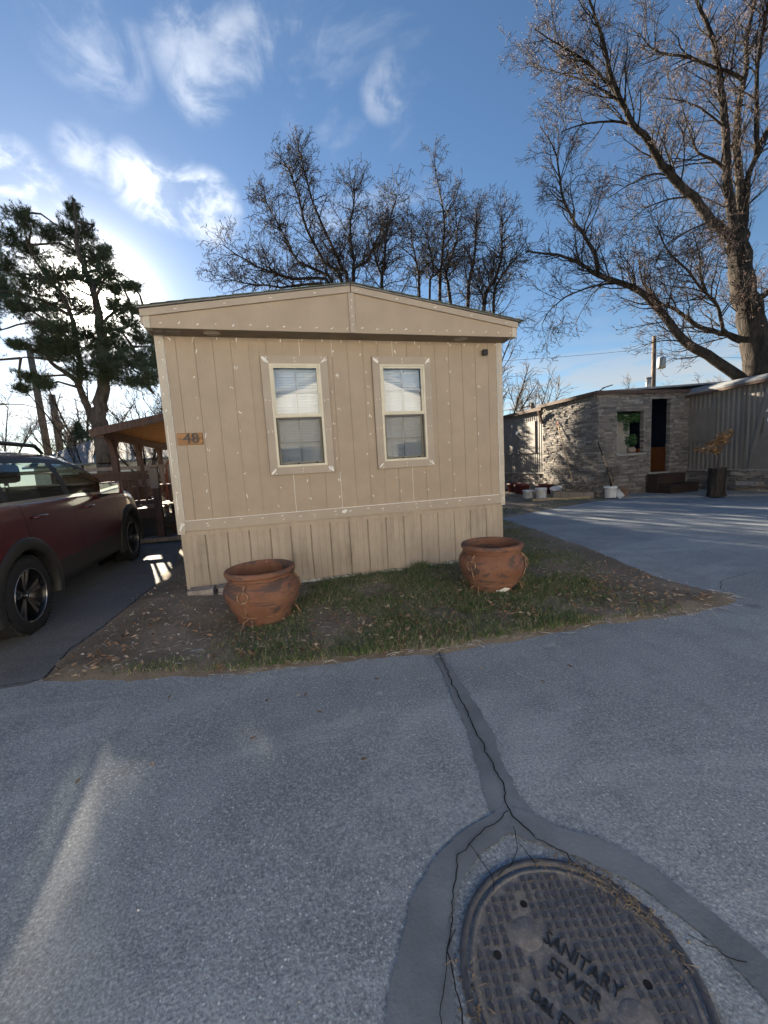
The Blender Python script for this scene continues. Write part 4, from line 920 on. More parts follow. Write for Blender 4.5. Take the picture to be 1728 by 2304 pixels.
# roof
NB(MB().prism([(PX0 - .12, PTOP + .01), (19.6, PTOP + .45), (19.6, PTOP + .5), (PX0 - .12, PTOP + .07)], SY - .1, 8.5), 'roof', SLATE)
b = MB(); b.box(LX - .14, RX + .4, 8.5, 15.2, 3.28, 3.36); NB(b, 'roof', SLATE)
b = MB(); P_ = [(RX - .22, 5.75, rtop(5.7) + .1), (RX - .22, .4, rtop(.4) + .1), (19.6, .4, 3.75), (19.6, 16, 3.75), (RX + .3, 16, 3.4)]
b.poly(P_[::-1]); b.poly([(x, y, z + .06) for x, y, z in P_]); b.poly([P_[0], P_[1], (P_[1][0], P_[1][1], P_[1][2]+.06), (P_[0][0], P_[0][1], P_[0][2]+.06)]); NB(b, 'roof', SLATE)
NB(MB().bar((RX - .2, 5.75, rtop(5.75) + .08), (RX - .2, .4, rtop(.4) + .08), .03, .12), 'fascia_board', PORCHWOOD); NB(MB().box(PX0 - .14, RX, SY - .13, SY - .1, PTOP - .03, PTOP + .08).box(PX0 - .16, PX0 - .12, SY - .1, 8.5, PTOP - .03, PTOP + .08), 'roof_edge', PORCHWOOD)
NB(MB().box(LX - .17, LX - .13, 8.45, 15, 3.24, 3.37), 'roof_edge', PORCHWOOD); NB(MB().bar((PX0 - .02, 8.35, 2.7), (PX0 - .2, 8.35, 3.2), .09, .09), 'eave_bracket', PORCHWOOD)
vp = NB(MB().tube([(13.97, 6.2, 3.45), (13.99, 6.2, 3.92)], .085, 12), 'vent_pipe', PIPEGREY); MB().lathe([(.0, .06), (.11, .04), (.115, 0), (.05, 0)], 14, Matrix.Translation((13.99, 6.2, 3.93))).build('vent_cap', PIPEGREY, vp)
so_ = NB(MB().tube([(11.38, 5.7, 3.42), (11.55, 5.72, 3.5), (11.7, 5.75, 3.56)], .018, 6), 'solar_lamp_arm', BLACK); MB().box(-.16, .16, -.06, .06, -.015, .015, Matrix.Translation((11.84, 5.78, 3.6)) @ Matrix.Rotation(R(-14), 4, 'Y')).build('solar_lamp_head', BLACK, so_)
tag(MB().tube([(11.18, 5.62, 3.38), (11.17, 5.6, 3.0), (11.18, 5.58, 2.6)], .006, 5).build('hanging_cord', GREYWOOD), 'thin cord hanging from the roof corner of the stone porch', 'cord')
stp = thing('entry_steps', 'dark brown two-tread wooden steps at the stone porch door', 'steps', (13.8, 5.1, 0.04))
MB().box(-.62, .55, -.02, .36, .0, .58).build('upper_step', DARKSTEP, stp, bevel=.006); MB().box(-.55, .6, -.42, -.025, 0, .27).build('lower_step', DARKSTEP, stp, bevel=.006); MB().box(-.64, .57, -.05, .36, .583, .62).build('tread', DARKSTEP, stp); MB().box(-.57, .62, -.45, -.052, .273, .31).build('tread', DARKSTEP, stp)

def leafclump(b, c, r, n, s, rngx, droop=0.0, shape=(1, 1, 1)):
    for _ in range(n):
        while True:
            p = Vector((rngx.uniform(-1, 1), rngx.uniform(-1, 1), rngx.uniform(-1, 1)))
            if p.length < 1: break
        p = Vector(c) + Vector((p.x*r*shape[0], p.y*r*shape[1], p.z*r*shape[2]))
        m = Matrix.Translation(p) @ Matrix.Rotation(rngx.uniform(0, 6.28), 4, 'Z') @ Matrix.Rotation(rngx.uniform(-1.2, 1.2), 4, 'X'); k_ = len(b.v); q = s * rngx.uniform(.6, 1.3)
        b.v.extend([tuple(m @ Vector(v)) for v in ((-q, 0, 0), (0, q*.55, q*.15), (q, 0, -q*.2), (0, -q*.55, q*.15))]); b.face((k_, k_+1, k_+2)); b.face((k_, k_+2, k_+3))
iv = thing('ivy_garland', 'green ivy garland hanging across the stone porch window opening', 'garland', (12.58, 5.75, 2.7))
b = MB()
for i in range(16):
    t = i/15; x = -.55 + 1.1*t; dp = .14 + .16*abs(noise.noise((t*5, 1, 2))) + (.42 if .45 < t < .55 else 0)
    leafclump(b, (x, 0, -.05 - dp/2), 1, int(70 + 160*dp), .032, srg, shape=(.06, .07, dp/2 + .05))
b.build('leaves', IVY, iv); MB().tube([(-.56, 0, .03), (0, 0, -.02), (.56, 0, .03)], .01, 5).build('stem', IVY, iv)
pp = thing('potted_plant', 'bushy green plant in pale round pot on the stone porch sill', 'plant', (12.72, 5.68, 1.4))
MB().lathe([(0, .02), (.1, .0), (.13, .06), (.135, .12), (.1, .2), (.085, .2), (.1, .1), (0, .08)], 20).build('pot', simple('pale_clay', (.3, .23, .17), .8, .25, 8, .2), pp)
b = MB(); leafclump(b, (0, 0, .42), 1, 420, .04, srg, shape=(.19, .17, .22)); b.build('foliage', IVY, pp); MB().tube([(0, 0, .1), (0.01, 0, .4)], .012, 5).build('stem', PORCHWOOD, pp)
def bucket(name, lab, x, y, r, h, mat, handle=True, rz_=0, soil=None):
    t = thing(name, lab, 'bucket' if 'bucket' in name else 'pot', (x, y, .045), rz_)
    MB().lathe([(0, 0), (r*.84, 0), (r*.86, .01), (r*.98, h*.86), (r*1.04, h*.87), (r*1.04, h*.93), (r, h*.94), (r*1.02, h), (r*.96, h), (r*.82, .02), (0, .02)], 24).build('body', mat, t)
    if handle: MB().tube([(r*1.03*math.cos(a), r*1.05*math.sin(a)*.9 - .02, h*.9 - .1*math.sin(a)) for a in [k_*math.pi/8 for k_ in range(9)]], .004, 5).build('handle', PIPEGREY, t)
    if soil: MB().disc((0, 0, h*.85), r*.93, 20).build('soil', SOIL, t)
    return t
bucket('bucket', 'short white bucket, leftmost one on the grass by the corrugated wall', 9.68, 7.0, .2, .27, BUCKETW)
bucket('bucket', 'taller white bucket with printed label standing beside the shortest white bucket', 9.82, 6.5, .19, .36, BUCKETW)
o = bucket('bucket', 'white bucket tipped slightly behind the wooden planter box of sticks', 10.75, 6.9, .2, .3, BUCKETW); o.rotation_euler = (R(8), R(-12), 0)
bk = bucket('bucket', 'white bucket holding a dark twiggy plant by the stone corner', 11.38, 5.15, .19, .36, BUCKETW, True, 0, True)
bs_ = thing('twiggy_shrub', 'dark twiggy shrub growing in the white bucket by the stone corner', 'shrub', (11.38, 5.15, .36))
b = MB(); tw = MB()
for _ in range(26):
    a = srg.uniform(0, 6.28); e = srg.uniform(.05, .3); tp = Vector((math.cos(a)*e, math.sin(a)*e, srg.uniform(.3, .62))); tw.tube([(0, 0, 0), tuple(tp*.5 + Vector((0, 0, .06))), tuple(tp)], [.006, .004, .002], 4)
    leafclump(b, tp, .1, 16, .022, srg)
tw.build('twigs', TWIG, bs_); b.build('foliage', simple('dull_leaf', (.06, .06, .04), .8, .4, 12, 0), bs_)
bucket('plant_pot', 'empty brown plastic pot beside the white bucket at the porch', 11.86, 5.2, .19, .3, CLAYP, False)
for i, (x, y, l_) in enumerate(((9.9, 8.6, 'dark red tub against the stone base, nearest the tan home'), (10.4, 7.9, 'dark red tub just right of the two white buckets'), (10.2, 9.6, 'dark red tub farthest back along the stone base'))): 
    t = bucket('tub_pot', l_, x + .6, y, .3, .36, REDP, False, 0, True)
px_ = thing('planter_box', 'low weathered wooden planter box at the stone corner', 'planter', (10.75, 6.0, .04), R(-48))
for (x0_, x1_, y0_, y1_) in ((-.6, .6, -.32, -.28), (-.6, .6, .28, .32), (-.6, -.56, -.279, .279), (.56, .6, -.279, .279)): MB().box(x0_, x1_, y0_, y1_, 0, .2).build('side_board', GREYWOOD, px_)
MB().box(-.56, .56, -.28, .28, .0, .14).build('soil', SOIL, px_)
for i in range(46):
    a = srg.uniform(0, 6.28); x = srg.uniform(-.35, .4); y = srg.uniform(-.2, .2); L = srg.uniform(.35, .8); z = .17 + srg.uniform(0, .3)
    if i < 30: MB().tube([(x - math.cos(a)*L/2, y - math.sin(a)*L*.3, z), (x + .02, y, z + .04), (x + math.cos(a)*L/2, y + math.sin(a)*L*.3, z + srg.uniform(-.05, .2))], [.016, .013, .008], 5).build('stick', simple('dead_stick', (.17, .14, .12), .9, .4, 9, .3) if i == 0 else bpy.data.materials['dead_stick'], px_)
tag(MB().box(-.9, .9, -.06, .06, 0, .07, Matrix.Translation((10.0, 5.75, .04)) @ Matrix.Rotation(R(-22), 4, 'Z')).build('edging_board', RAWWOOD), 'pale board lying on the grass before the planter box', 'board')
sh = thing('shovel', 'long shovel with black and yellow handle leaning on the stone corner', 'shovel', (11.5, 5.1, .05))
a_, b__ = Vector((-.02, -.05, .18)), Vector((-.33, .36, 1.78))
for i, (t0, t1, mt) in enumerate(((0, .4, RAWWOOD), (.4, .5, BLACK), (.5, .72, RAWWOOD), (.72, 1, BLACK))): MB().tube([tuple(a_.lerp(b__, t0)), tuple(a_.lerp(b__, t1))], .02, 8).build('handle', mt, sh)
MB().bar((-.02, -.05, .22), (.1, -.18, .0), .2, .012, (0, 1, .3)).build('blade', PIPEGREY, sh)
rk = thing('garden_pole', 'long thin wooden pole leaning on the sunlit stone face', 'pole', (10.95, 6.2, .1))
MB().tube([(0, 0, .1), (.28, 1.2, 2.45)], .016, 7).build('handle', RAWWOOD, rk); MB().tube([(.28, 1.2, 2.45), (.29, 1.24, 2.56)], .022, 7).build('grip', simple('red_grip', (.4, .05, .03), .6, .1, 5, 0), rk)
lg = thing('log_stump', 'upright log stump at the edge of the right-hand drive', 'stump', (13.45, 3.45, .04))
pr_ = MB(); n_ = 22
for j in range(7):
    for k_ in range(n_): a = k_/n_*6.283; r_ = .2 + .02*noise.noise((math.cos(a)*3, math.sin(a)*3, j*.25)) + (.008 if k_ % 2 else -.006) + (.03 if j == 0 else 0); pr_.v.append((r_*math.cos(a), r_*math.sin(a), j*.135))
for j in range(6):
    for k_ in range(n_): pr_.face((j*n_+k_, j*n_+(k_+1) % n_, (j+1)*n_+(k_+1) % n_, (j+1)*n_+k_))
pr_.build('trunk', BARK, lg); MB().disc((0, 0, .81), .195, 22).build('cut_top', GREYWOOD, lg)
dl = thing('dried_leaf_plant', 'small branch of brown autumn leaves standing on the log stump', 'plant', (13.45, 3.45, .85))
st = MB(); b = MB()
st.tube([(0, 0, -.02), (.02, 0, .35), (-.05, 0, .55)], [.016, .012, .006], 6)
for (tx, tz, n_, r_) in ((-.75, .55, 30, .12), (-.5, .52, 30, .12), (-.25, .62, 70, .16), (0, .72, 110, .19), (.15, .78, 90, .17), (.35, .92, 60, .14), (.48, 1.02, 24, .09), (-.1, .5, 50, .15), (.05, .9, 50, .15)):
    st.tube([(.02, 0, .35), (tx*.5, 0, .4 + tz*.25), (tx, 0, tz)], [.008, .006, .003], 5); leafclump(b, (tx, 0, tz), 1, n_, .045, srg, shape=(r_, r_, r_*.8))
st.build('stem', TWIG, dl); b.build('leaves', DRYLEAF, dl)

# ------------------------------------------------------------------ terracotta pots
PROF = [(.0, .02), (.25, .0), (.272, .03), (.276, .09), (.288, .105), (.312, .145), (.352, .225), (.38, .315), (.386, .37), (.366, .43), (.335, .475), (.32, .49), (.318, .505), (.33, .512), (.336, .525), (.33, .538), (.335, .543), (.352, .556), (.358, .58), (.35, .603), (.33, .612), (.312, .604), (.302, .58), (.3, .52), (.335, .42), (.34, .34), (.3, .26), (0, .25)]
def pot(lab, x, y, rz_, rings, broken):
    t = thing('terracotta_pot', lab, 'pot', (x, y, .03), rz_, 'large terracotta pots before the tan home')
    t.scale = (.97, .97, .88)
    MB().lathe(PROF, 56).build('body', TERRA, t)
    MB().disc((0, 0, .3), .31, 28).build('soil', SOIL, t)
    for a in rings:
        a -= rz_
        ca, sa = math.cos(a), math.sin(a)
        m = Matrix.Translation((ca*.392, sa*.392, .385)) @ Matrix.Rotation(a, 4, 'Z') @ Matrix.Rotation(R(80), 4, 'Y')
        st_ = MB().tube([(ca*.325, sa*.325, .5), (ca*.352, sa*.352, .475), (ca*.378, sa*.378, .44), (ca*.388, sa*.388, .41)], [.012, .014, .01, .008], 6).build('strap', RUST, t)
        MB().torus(.056, .0075, m).build('ring', RUST, st_)
        MB().tube([(ca*.388, sa*.388, .36), (ca*.365, sa*.365, .24), (ca*.325, sa*.325, .15), (ca*.3, sa*.3, .115)], .007, 5).build('wire', RUST, st_)
        for d in (-.14, .14): c2, s2 = math.cos(a + d), math.sin(a + d); MB().tube([(ca*.3, sa*.3, .125), (c2*.34, s2*.34, .09), (c2*.38, s2*.38, .0)], .007, 5).build('stand_leg', RUST, st_)
    MB().torus(.296, .007, Matrix.Translation((0, 0, .125))).build('stand_hoop', RUST, t)
    return t
p1 = pot('terracotta pot with iron rings on bare soil near the left corner', .95, -1.1, R(10), (R(-115), R(2), R(122), R(70)), False)
p2_ = pot('terracotta pot with broken white-chipped foot on the grass at right', 3.49, -1.22, R(140), (R(-155), R(-45), R(60), R(130)), True)
b = MB()
for k_ in range(6):
    a = R(-252 + k_*7); r_ = .2785; b.v.extend([(r_*math.cos(a), r_*math.sin(a), .035 + .012*abs(k_-2.5)), (r_*math.cos(a)*1.004, r_*math.sin(a)*1.004, .09 - .012*abs(k_-3))])
    if k_: q = 2*k_; b.face((q-2, q, q+1, q-1))
b.build('chipped_patch', CAULK, p2_)
b = MB()
for k_ in range(6):
    a = R(-212 + k_*7); r_ = .2792; b.v.extend([(r_*math.cos(a), r_*math.sin(a), .01), (r_*math.cos(a)*1.004, r_*math.sin(a)*1.004, .09 - .01*abs(k_-2))])
    if k_: q = 2*k_; b.face((q-2, q, q+1, q-1))
b.build('broken_gap', CRACK, p2_)
b = MB(); leafq(b, 0, 0, 0, .03); tag(b.build('paper_scrap', CAULK, None, (1.0, -.8, .535)), 'scrap of white paper stuck inside the rim of the left pot', 'paper')
for i, (x, y, l_, lab) in enumerate(((.2, -.13, .30, 'pale flat stone slab stacked at the left corner of the skirting'), (.52, -.12, .28, 'pale stone slab half hidden behind the left terracotta pot'))):
    t = thing('stone_slab', lab, 'stone', (x, y, .05), R(-2 + 5*i))
    MB().box(-l_/2, l_/2, -.1, .1, 0, .055).build('lower_layer', PAVER, t, bevel=.008); MB().box(-l_/2 + .01, l_/2 - .004, -.098, .095, .057, .115).build('upper_layer', PAVER, t, bevel=.01)
bm = bmesh.new(); bmesh.ops.create_icosphere(bm, subdivisions=3, radius=1)
for v in bm.verts: v.co *= 1 + .18*noise.noise(v.co*1.7); v.co = Vector((v.co.x*.15, v.co.y*.11, v.co.z*.07))
me = bpy.data.meshes.new('rock'); bm.to_mesh(me); bm.free(); me.materials.append(PALECONC)
for p in me.polygons: p.use_smooth = True
tag(share('rock', me, None, (4.62, .25, .08)), 'smooth grey rock on the soil at the right corner of the tan home', 'rock')
lt = thing('pen', 'pale blue plastic pen lying on bare soil before the left pot', 'pen', (.42, -1.72, .058), R(8))
MB().tube([(-.05, 0, 0), (.035, 0, 0)], .005, 6).build('barrel', simple('pale_blue_plastic', (.35, .5, .62), .4, .05, 5, 0), lt); MB().tube([(.0355, 0, 0), (.05, .002, 0)], [.004, .001], 6).build('tip', BUCKETW, lt)
lm = [MB() for _ in range(4)]
for q in lm: leafq(q, 0, 0, 0, .024, .25)
lms = [q.mesh('dry_leaf', LEAF) for q in lm]
for i, (x, y) in enumerate(((.08,-3.03),(.42,-3.02),(.93,-2.98),(1.0,-2.62),(1.2,-2.63),(1.25,-2.64),(1.75,-2.62),(1.5,-3.35),(1.32,-2.86),(-.6,-3.6),(2.5,-2.75),(3.1,-2.95),(.35,-2.35),(2.8,-3.05))):
    o = share('dry_leaf', lms[i % 4], None, (x, y, roadz(x, y) + .004), (0, 0, i*1.3), (1, 1, .7)); tag(o, 'small curled dry leaf lying on the grey asphalt', 'leaf', 'fallen leaves on the asphalt')

# ------------------------------------------------------------------ manhole
MC = (1.92, -4.40); MR = .312
mh = thing('manhole_cover', 'round cast iron sanitary sewer manhole cover set in the road', 'manhole cover', (MC[0], MC[1], roadz(*MC) + .004), math.atan2(-.85, .52))
MB().lathe([(MR + .008, -.02), (MR + .01, .009), (MR + .03, .01), (MR + .036, -.02)], 64).build('frame_ring', STUD, mh)
MB().lathe([(0, .001), (MR - .012, .001), (MR, .004), (MR + .004, -.02)], 64).build('lid', IRONLID, mh)
MB().lathe([(MR - .016, .0012), (MR - .014, .004), (MR - .004, .004), (MR - .002, .0012)], 64).build('lid_rim', IRONLID, mh)
stm = MB(); s_ = .0085
stm.prism([(-s_, 0), (s_, 0), (s_*.7, .006), (-s_*.7, .006)], -s_, s_); sme = stm.mesh('stud', STUD)
def tomh(x, y):
    a = math.atan2(-.85, .52); dx, dy = x - MC[0], y - MC[1]; return (dx*math.cos(a) + dy*math.sin(a), -dx*math.sin(a) + dy*math.cos(a))
holes_ = [tomh(1.88, -4.19), tomh(1.72, -4.29), tomh(2.09, -4.48), (0.17, -0.22)]; boss = [(-.155, .0), (.155, .0)]
for i in range(-14, 15):
    for j in range(-14, 15):
        if (i + j) % 2: continue
        x, y = i*.0215, j*.0215
        if math.hypot(x, y) > MR - .03 or (abs(y) < .062 and abs(x) < .12) or any(math.hypot(x-a, y-c) < .055 for a, c in boss) or any(math.hypot(x-a, y-c) < .022 for a, c in holes_) or (-.16 < y < -.105 and abs(x) < .11): continue
        share('stud', sme, mh, (x, y, .001), (0, 0, R(45)))
for a, c in holes_: MB().lathe([(.0, .0018), (.0125, .0018)], 16, Matrix.Translation((a, c, 0))).build('pick_hole', CRACK, mh); 
for a, c in boss: MB().lathe([(0, .004), (.042, .004), (.048, .001)], 24, Matrix.Translation((a, c, 0))).build('boss', IRONLID, mh)
for tx, sz, yy in (('SANITARY', .058, .03), ('SEWER', .058, -.03), ('D&L FDRY', .044, -.133)): share('lettering', text_mesh(tx, sz, .0015, CLAD), mh, (0, yy, .0036), (0, 0, 0), (.82, 1, 1))
sb = MB()
for _ in range(170):
    a = rg.gauss(R(25), .35) if rg.random() < .65 else rg.gauss(R(195), .3)
    r_ = MR + rg.gauss(.012, .018); straw(sb, MC[0] + r_*math.cos(a), MC[1] + r_*math.sin(a), roadz(*MC) + .014, rg.uniform(.01, .045), .0008)
o = kind(sb.build('straw', simple('straw', (.3, .23, .15), .9, .4, 30, 0, world=True)), 'stuff'); tag(o, 'dry straw and pine needles caught round the manhole rim', 'straw')
db = MB()
for _ in range(500):
    a = rg.gauss(R(25), .4) if rg.random() < .6 else rg.gauss(R(195), .35)
    r_ = MR + rg.gauss(.01, .022); x, y = MC[0] + r_*math.cos(a), MC[1] + r_*math.sin(a); s = rg.uniform(.001, .004); db.tube([(x, y, roadz(*MC) + .004), (x, y, roadz(*MC) + .008 + s)], [s*1.5, s*.4], 5, True, False)
o = kind(db.build('rim_dirt', SOIL), 'stuff'); tag(o, 'brown dirt packed round the manhole rim', 'dirt')
# main limbs of the trees: x, y, z, radius
MAPLE= [[[21.32,7.49,4.07,0.6],[21.35,7.68,5.67,0.556],[21.12,7.93,7.22,0.512],[21.01,8.13,8.6,0.468],[20.96,8.28,9.68,0.424],[20.95,8.37,10.37,0.38]],[[20.98,7.56,3.93,0.34],[20.48,7.73,4.27,0.313],[19.58,8.06,5.09,0.285],[18.51,8.41,5.76,0.258],[17.97,8.63,6.48,0.231],[17.23,8.94,7.58,0.204],[16.52,9.18,8.23,0.176],[15.5,9.47,8.66,0.149],[14.77,9.68,9.06,0.122],[14.18,9.84,9.46,0.095],[13.37,10.05,9.79,0.067],[12.04,10.38,10.0,0.04]],[[15.1,9.74,9.11,0.13],[15.08,9.82,9.65,0.117],[14.85,9.98,10.36,0.104],[14.48,10.19,11.09,0.091],[14.13,10.41,11.9,0.077],[14.0,10.58,12.7,0.064],[13.98,10.78,13.89,0.051],[13.87,10.97,14.71,0.038],[13.45,11.24,15.56,0.025]],[[17.28,8.99,7.6,0.08],[16.47,9.31,8.35,0.068],[15.5,9.66,8.59,0.056],[14.2,10.08,8.33,0.044],[13.35,10.39,7.82,0.032],[12.96,10.6,7.13,0.02]],[[21.14,7.75,5.76,0.2],[20.86,7.84,5.86,0.176],[19.97,8.17,6.23,0.151],[19.1,8.51,6.62,0.127],[18.35,8.89,7.39,0.103],[17.74,9.22,7.79,0.079],[17.34,9.59,8.74,0.054],[17.44,9.89,9.92,0.03]],[[20.69,7.87,5.79,0.13],[20.22,7.98,6.03,0.116],[19.82,8.0,6.54,0.101],[19.43,7.97,7.31,0.087],[18.64,7.91,7.74,0.073],[17.66,7.83,8.41,0.059],[16.48,7.71,9.0,0.044],[15.6,7.42,9.68,0.03]],[[19.41,8.49,8.09,0.07],[19.04,8.39,8.74,0.053],[18.16,7.81,9.11,0.037],[16.59,6.83,9.19,0.02]],[[20.96,8.28,9.68,0.3],[20.76,8.37,10.07,0.279],[19.89,8.65,10.93,0.258],[19.17,8.89,11.92,0.237],[18.26,9.13,12.74,0.217],[17.69,9.23,13.43,0.196],[17.17,9.29,14.09,0.175],[16.48,9.35,14.64,0.154],[15.87,9.39,15.44,0.133],[15.34,9.4,16.39,0.112],[14.99,9.31,17.2,0.092],[14.49,9.23,17.95,0.071],[14.01,9.07,18.43,0.05]],[[17.19,9.94,15.11,0.09],[16.69,10.01,15.23,0.074],[15.77,10.01,15.17,0.057],[14.43,9.92,14.77,0.041],[13.22,9.6,14.11,0.025]],[[16.63,10.23,16.3,0.1],[16.38,10.28,16.57,0.084],[15.65,10.39,17.29,0.068],[14.56,10.48,17.91,0.052],[13.45,10.39,18.03,0.036],[12.45,10.16,18.07,0.02]],[[16.62,10.23,16.22,0.09],[16.41,10.49,16.61,0.072],[15.95,11.23,17.7,0.055],[15.43,12.31,18.82,0.038],[14.71,13.84,20.5,0.02]],[[20.99,8.31,9.98,0.28],[20.79,8.5,11.07,0.255],[20.78,8.7,12.6,0.23],[20.88,8.92,14.52,0.205],[20.88,9.11,15.99,0.18],[20.87,9.31,17.39,0.155],[20.78,9.51,18.64,0.13],[20.45,9.76,19.77,0.105],[20.19,9.97,20.74,0.08]],[[21.01,8.34,10.29,0.28],[21.17,8.39,10.69,0.254],[21.45,8.65,12.29,0.229],[21.71,9.05,14.37,0.203],[22.37,9.44,16.48,0.177],[23.17,9.81,18.07,0.151],[23.95,10.34,20.14,0.126],[25.19,10.87,22.61,0.1]],[[21.77,8.95,16.83,0.12],[21.24,9.13,17.16,0.104],[20.37,9.39,17.51,0.088],[19.56,9.63,17.85,0.072],[18.45,9.93,18.12,0.057],[17.93,10.07,18.43,0.041],[17.57,10.19,18.94,0.025]],[[21.19,8.33,10.58,0.22],[21.4,8.35,11.04,0.192],[21.69,8.54,12.61,0.164],[22.39,8.64,13.96,0.136],[23.12,8.75,15.06,0.108],[24.09,8.86,16.28,0.08]],[[22.06,8.49,13.67,0.14],[22.11,8.61,15.5,0.12],[21.92,8.54,16.78,0.1],[21.82,8.29,18.18,0.08],[21.37,7.86,18.93,0.06]],[[20.8,8.73,12.98,0.12],[20.3,8.98,13.58,0.095],[19.8,9.3,14.02,0.07],[19.75,9.69,15.28,0.045],[19.85,10.13,16.64,0.02]],[[21.04,7.95,7.22,0.25],[21.3,7.93,7.59,0.212],[21.75,7.82,7.64,0.175],[22.39,7.71,8.14,0.138],[23.06,7.65,9.01,0.1]],[[20.96,8.91,14.73,0.07],[20.15,9.23,15.56,0.053],[19.34,9.55,16.1,0.037],[18.3,9.92,16.38,0.02]],[[18.49,9.32,12.89,0.06],[17.89,9.66,13.18,0.047],[17.25,10.23,13.04,0.033],[16.77,11.03,12.89,0.02]],[[19.3,9.0,12.0,0.06],[18.43,9.33,12.04,0.047],[17.7,9.8,11.89,0.033],[17.15,10.39,11.43,0.02]],[[19.96,8.7,10.96,0.06],[18.7,8.71,10.44,0.047],[16.98,8.29,9.53,0.033],[15.33,7.29,8.15,0.02]]]
ROWTREES= [[[[5.72,17.62,0.0,0.2],[5.72,17.62,10.8,0.16],[4.75,18.15,12.76,0.134],[4.01,18.71,14.64,0.108],[3.73,19.24,16.57,0.082],[3.42,19.83,18.24,0.056],[3.14,20.38,19.02,0.03]],[[5.89,17.57,0.0,0.2],[5.89,17.57,10.79,0.16],[5.63,17.86,12.45,0.134],[4.91,18.35,14.52,0.108],[4.39,18.79,16.37,0.082],[4.1,19.2,18.23,0.056],[3.98,19.52,19.41,0.03]],[[6.19,17.52,0.0,0.188],[6.19,17.52,11.0,0.15],[6.32,17.63,12.61,0.12],[6.21,17.71,14.29,0.09],[6.5,17.53,15.5,0.06],[6.51,17.27,16.4,0.03]],[[5.35,17.68,0.0,0.175],[5.35,17.68,10.58,0.14],[2.95,18.35,11.85,0.11],[1.63,18.37,12.22,0.08],[0.28,18.19,12.79,0.05],[-0.37,17.52,12.93,0.02]],[[5.47,17.65,0.0,0.175],[5.47,17.65,10.58,0.14],[3.39,18.58,12.86,0.11],[2.65,19.3,14.84,0.08],[2.09,20.13,16.49,0.05],[1.93,20.97,17.55,0.02]],[[6.08,17.55,0.0,0.163],[6.08,17.55,11.01,0.13],[7.01,17.49,12.59,0.097],[7.82,17.42,14.05,0.063],[8.55,17.25,14.78,0.03]],[[5.23,17.7,0.0,0.15],[5.23,17.7,10.47,0.12],[2.35,18.69,11.51,0.087],[0.43,19.56,12.0,0.053],[-1.08,20.56,12.81,0.02]]],[[[7.35,16.08,0.0,0.188],[7.35,16.08,10.26,0.15],[7.61,16.28,11.64,0.117],[7.96,16.73,13.59,0.085],[8.72,17.27,15.57,0.052],[9.11,17.98,16.58,0.02]],[[7.44,16.03,0.0,0.125],[7.44,16.03,10.03,0.1],[7.3,16.39,11.88,0.073],[7.17,16.91,13.41,0.047],[7.18,17.58,14.84,0.02]]],[[[10.67,16.22,0.0,0.188],[10.67,16.22,10.03,0.15],[11.04,16.53,12.41,0.117],[11.5,17.05,14.94,0.085],[11.57,17.88,17.34,0.052],[11.81,18.87,19.63,0.02]],[[9.61,16.54,0.0,0.15],[9.61,16.54,10.33,0.12],[9.67,16.66,11.83,0.087],[9.43,16.78,13.52,0.053],[9.42,16.64,14.31,0.02]]],[[[10.78,15.1,0.0,0.175],[10.78,15.1,9.61,0.14],[10.77,15.46,11.35,0.1],[11.66,15.87,13.22,0.06],[12.03,16.74,15.36,0.02]],[[9.71,15.4,0.0,0.125],[9.71,15.4,9.78,0.1],[10.05,15.48,11.32,0.073],[9.93,15.61,12.74,0.047],[9.65,15.67,13.69,0.02]]],[[[11.62,14.83,0.0,0.188],[11.62,14.83,9.22,0.15],[12.27,15.19,11.86,0.107],[12.84,15.9,13.87,0.063],[13.47,16.97,15.75,0.02]]],[[[12.09,14.13,0.0,0.188],[12.09,14.13,8.77,0.15],[12.95,14.24,10.63,0.117],[13.55,14.55,12.06,0.085],[13.97,15.16,13.89,0.052],[14.46,15.9,15.33,0.02]],[[12.61,13.98,0.0,0.15],[12.61,13.98,8.63,0.12],[12.88,13.93,10.29,0.087],[13.37,13.34,11.06,0.053],[13.46,12.4,11.2,0.02]],[[12.2,14.1,0.0,0.1],[12.2,14.1,8.77,0.08],[11.81,13.99,10.05,0.05],[10.89,13.24,11.23,0.02]]]]
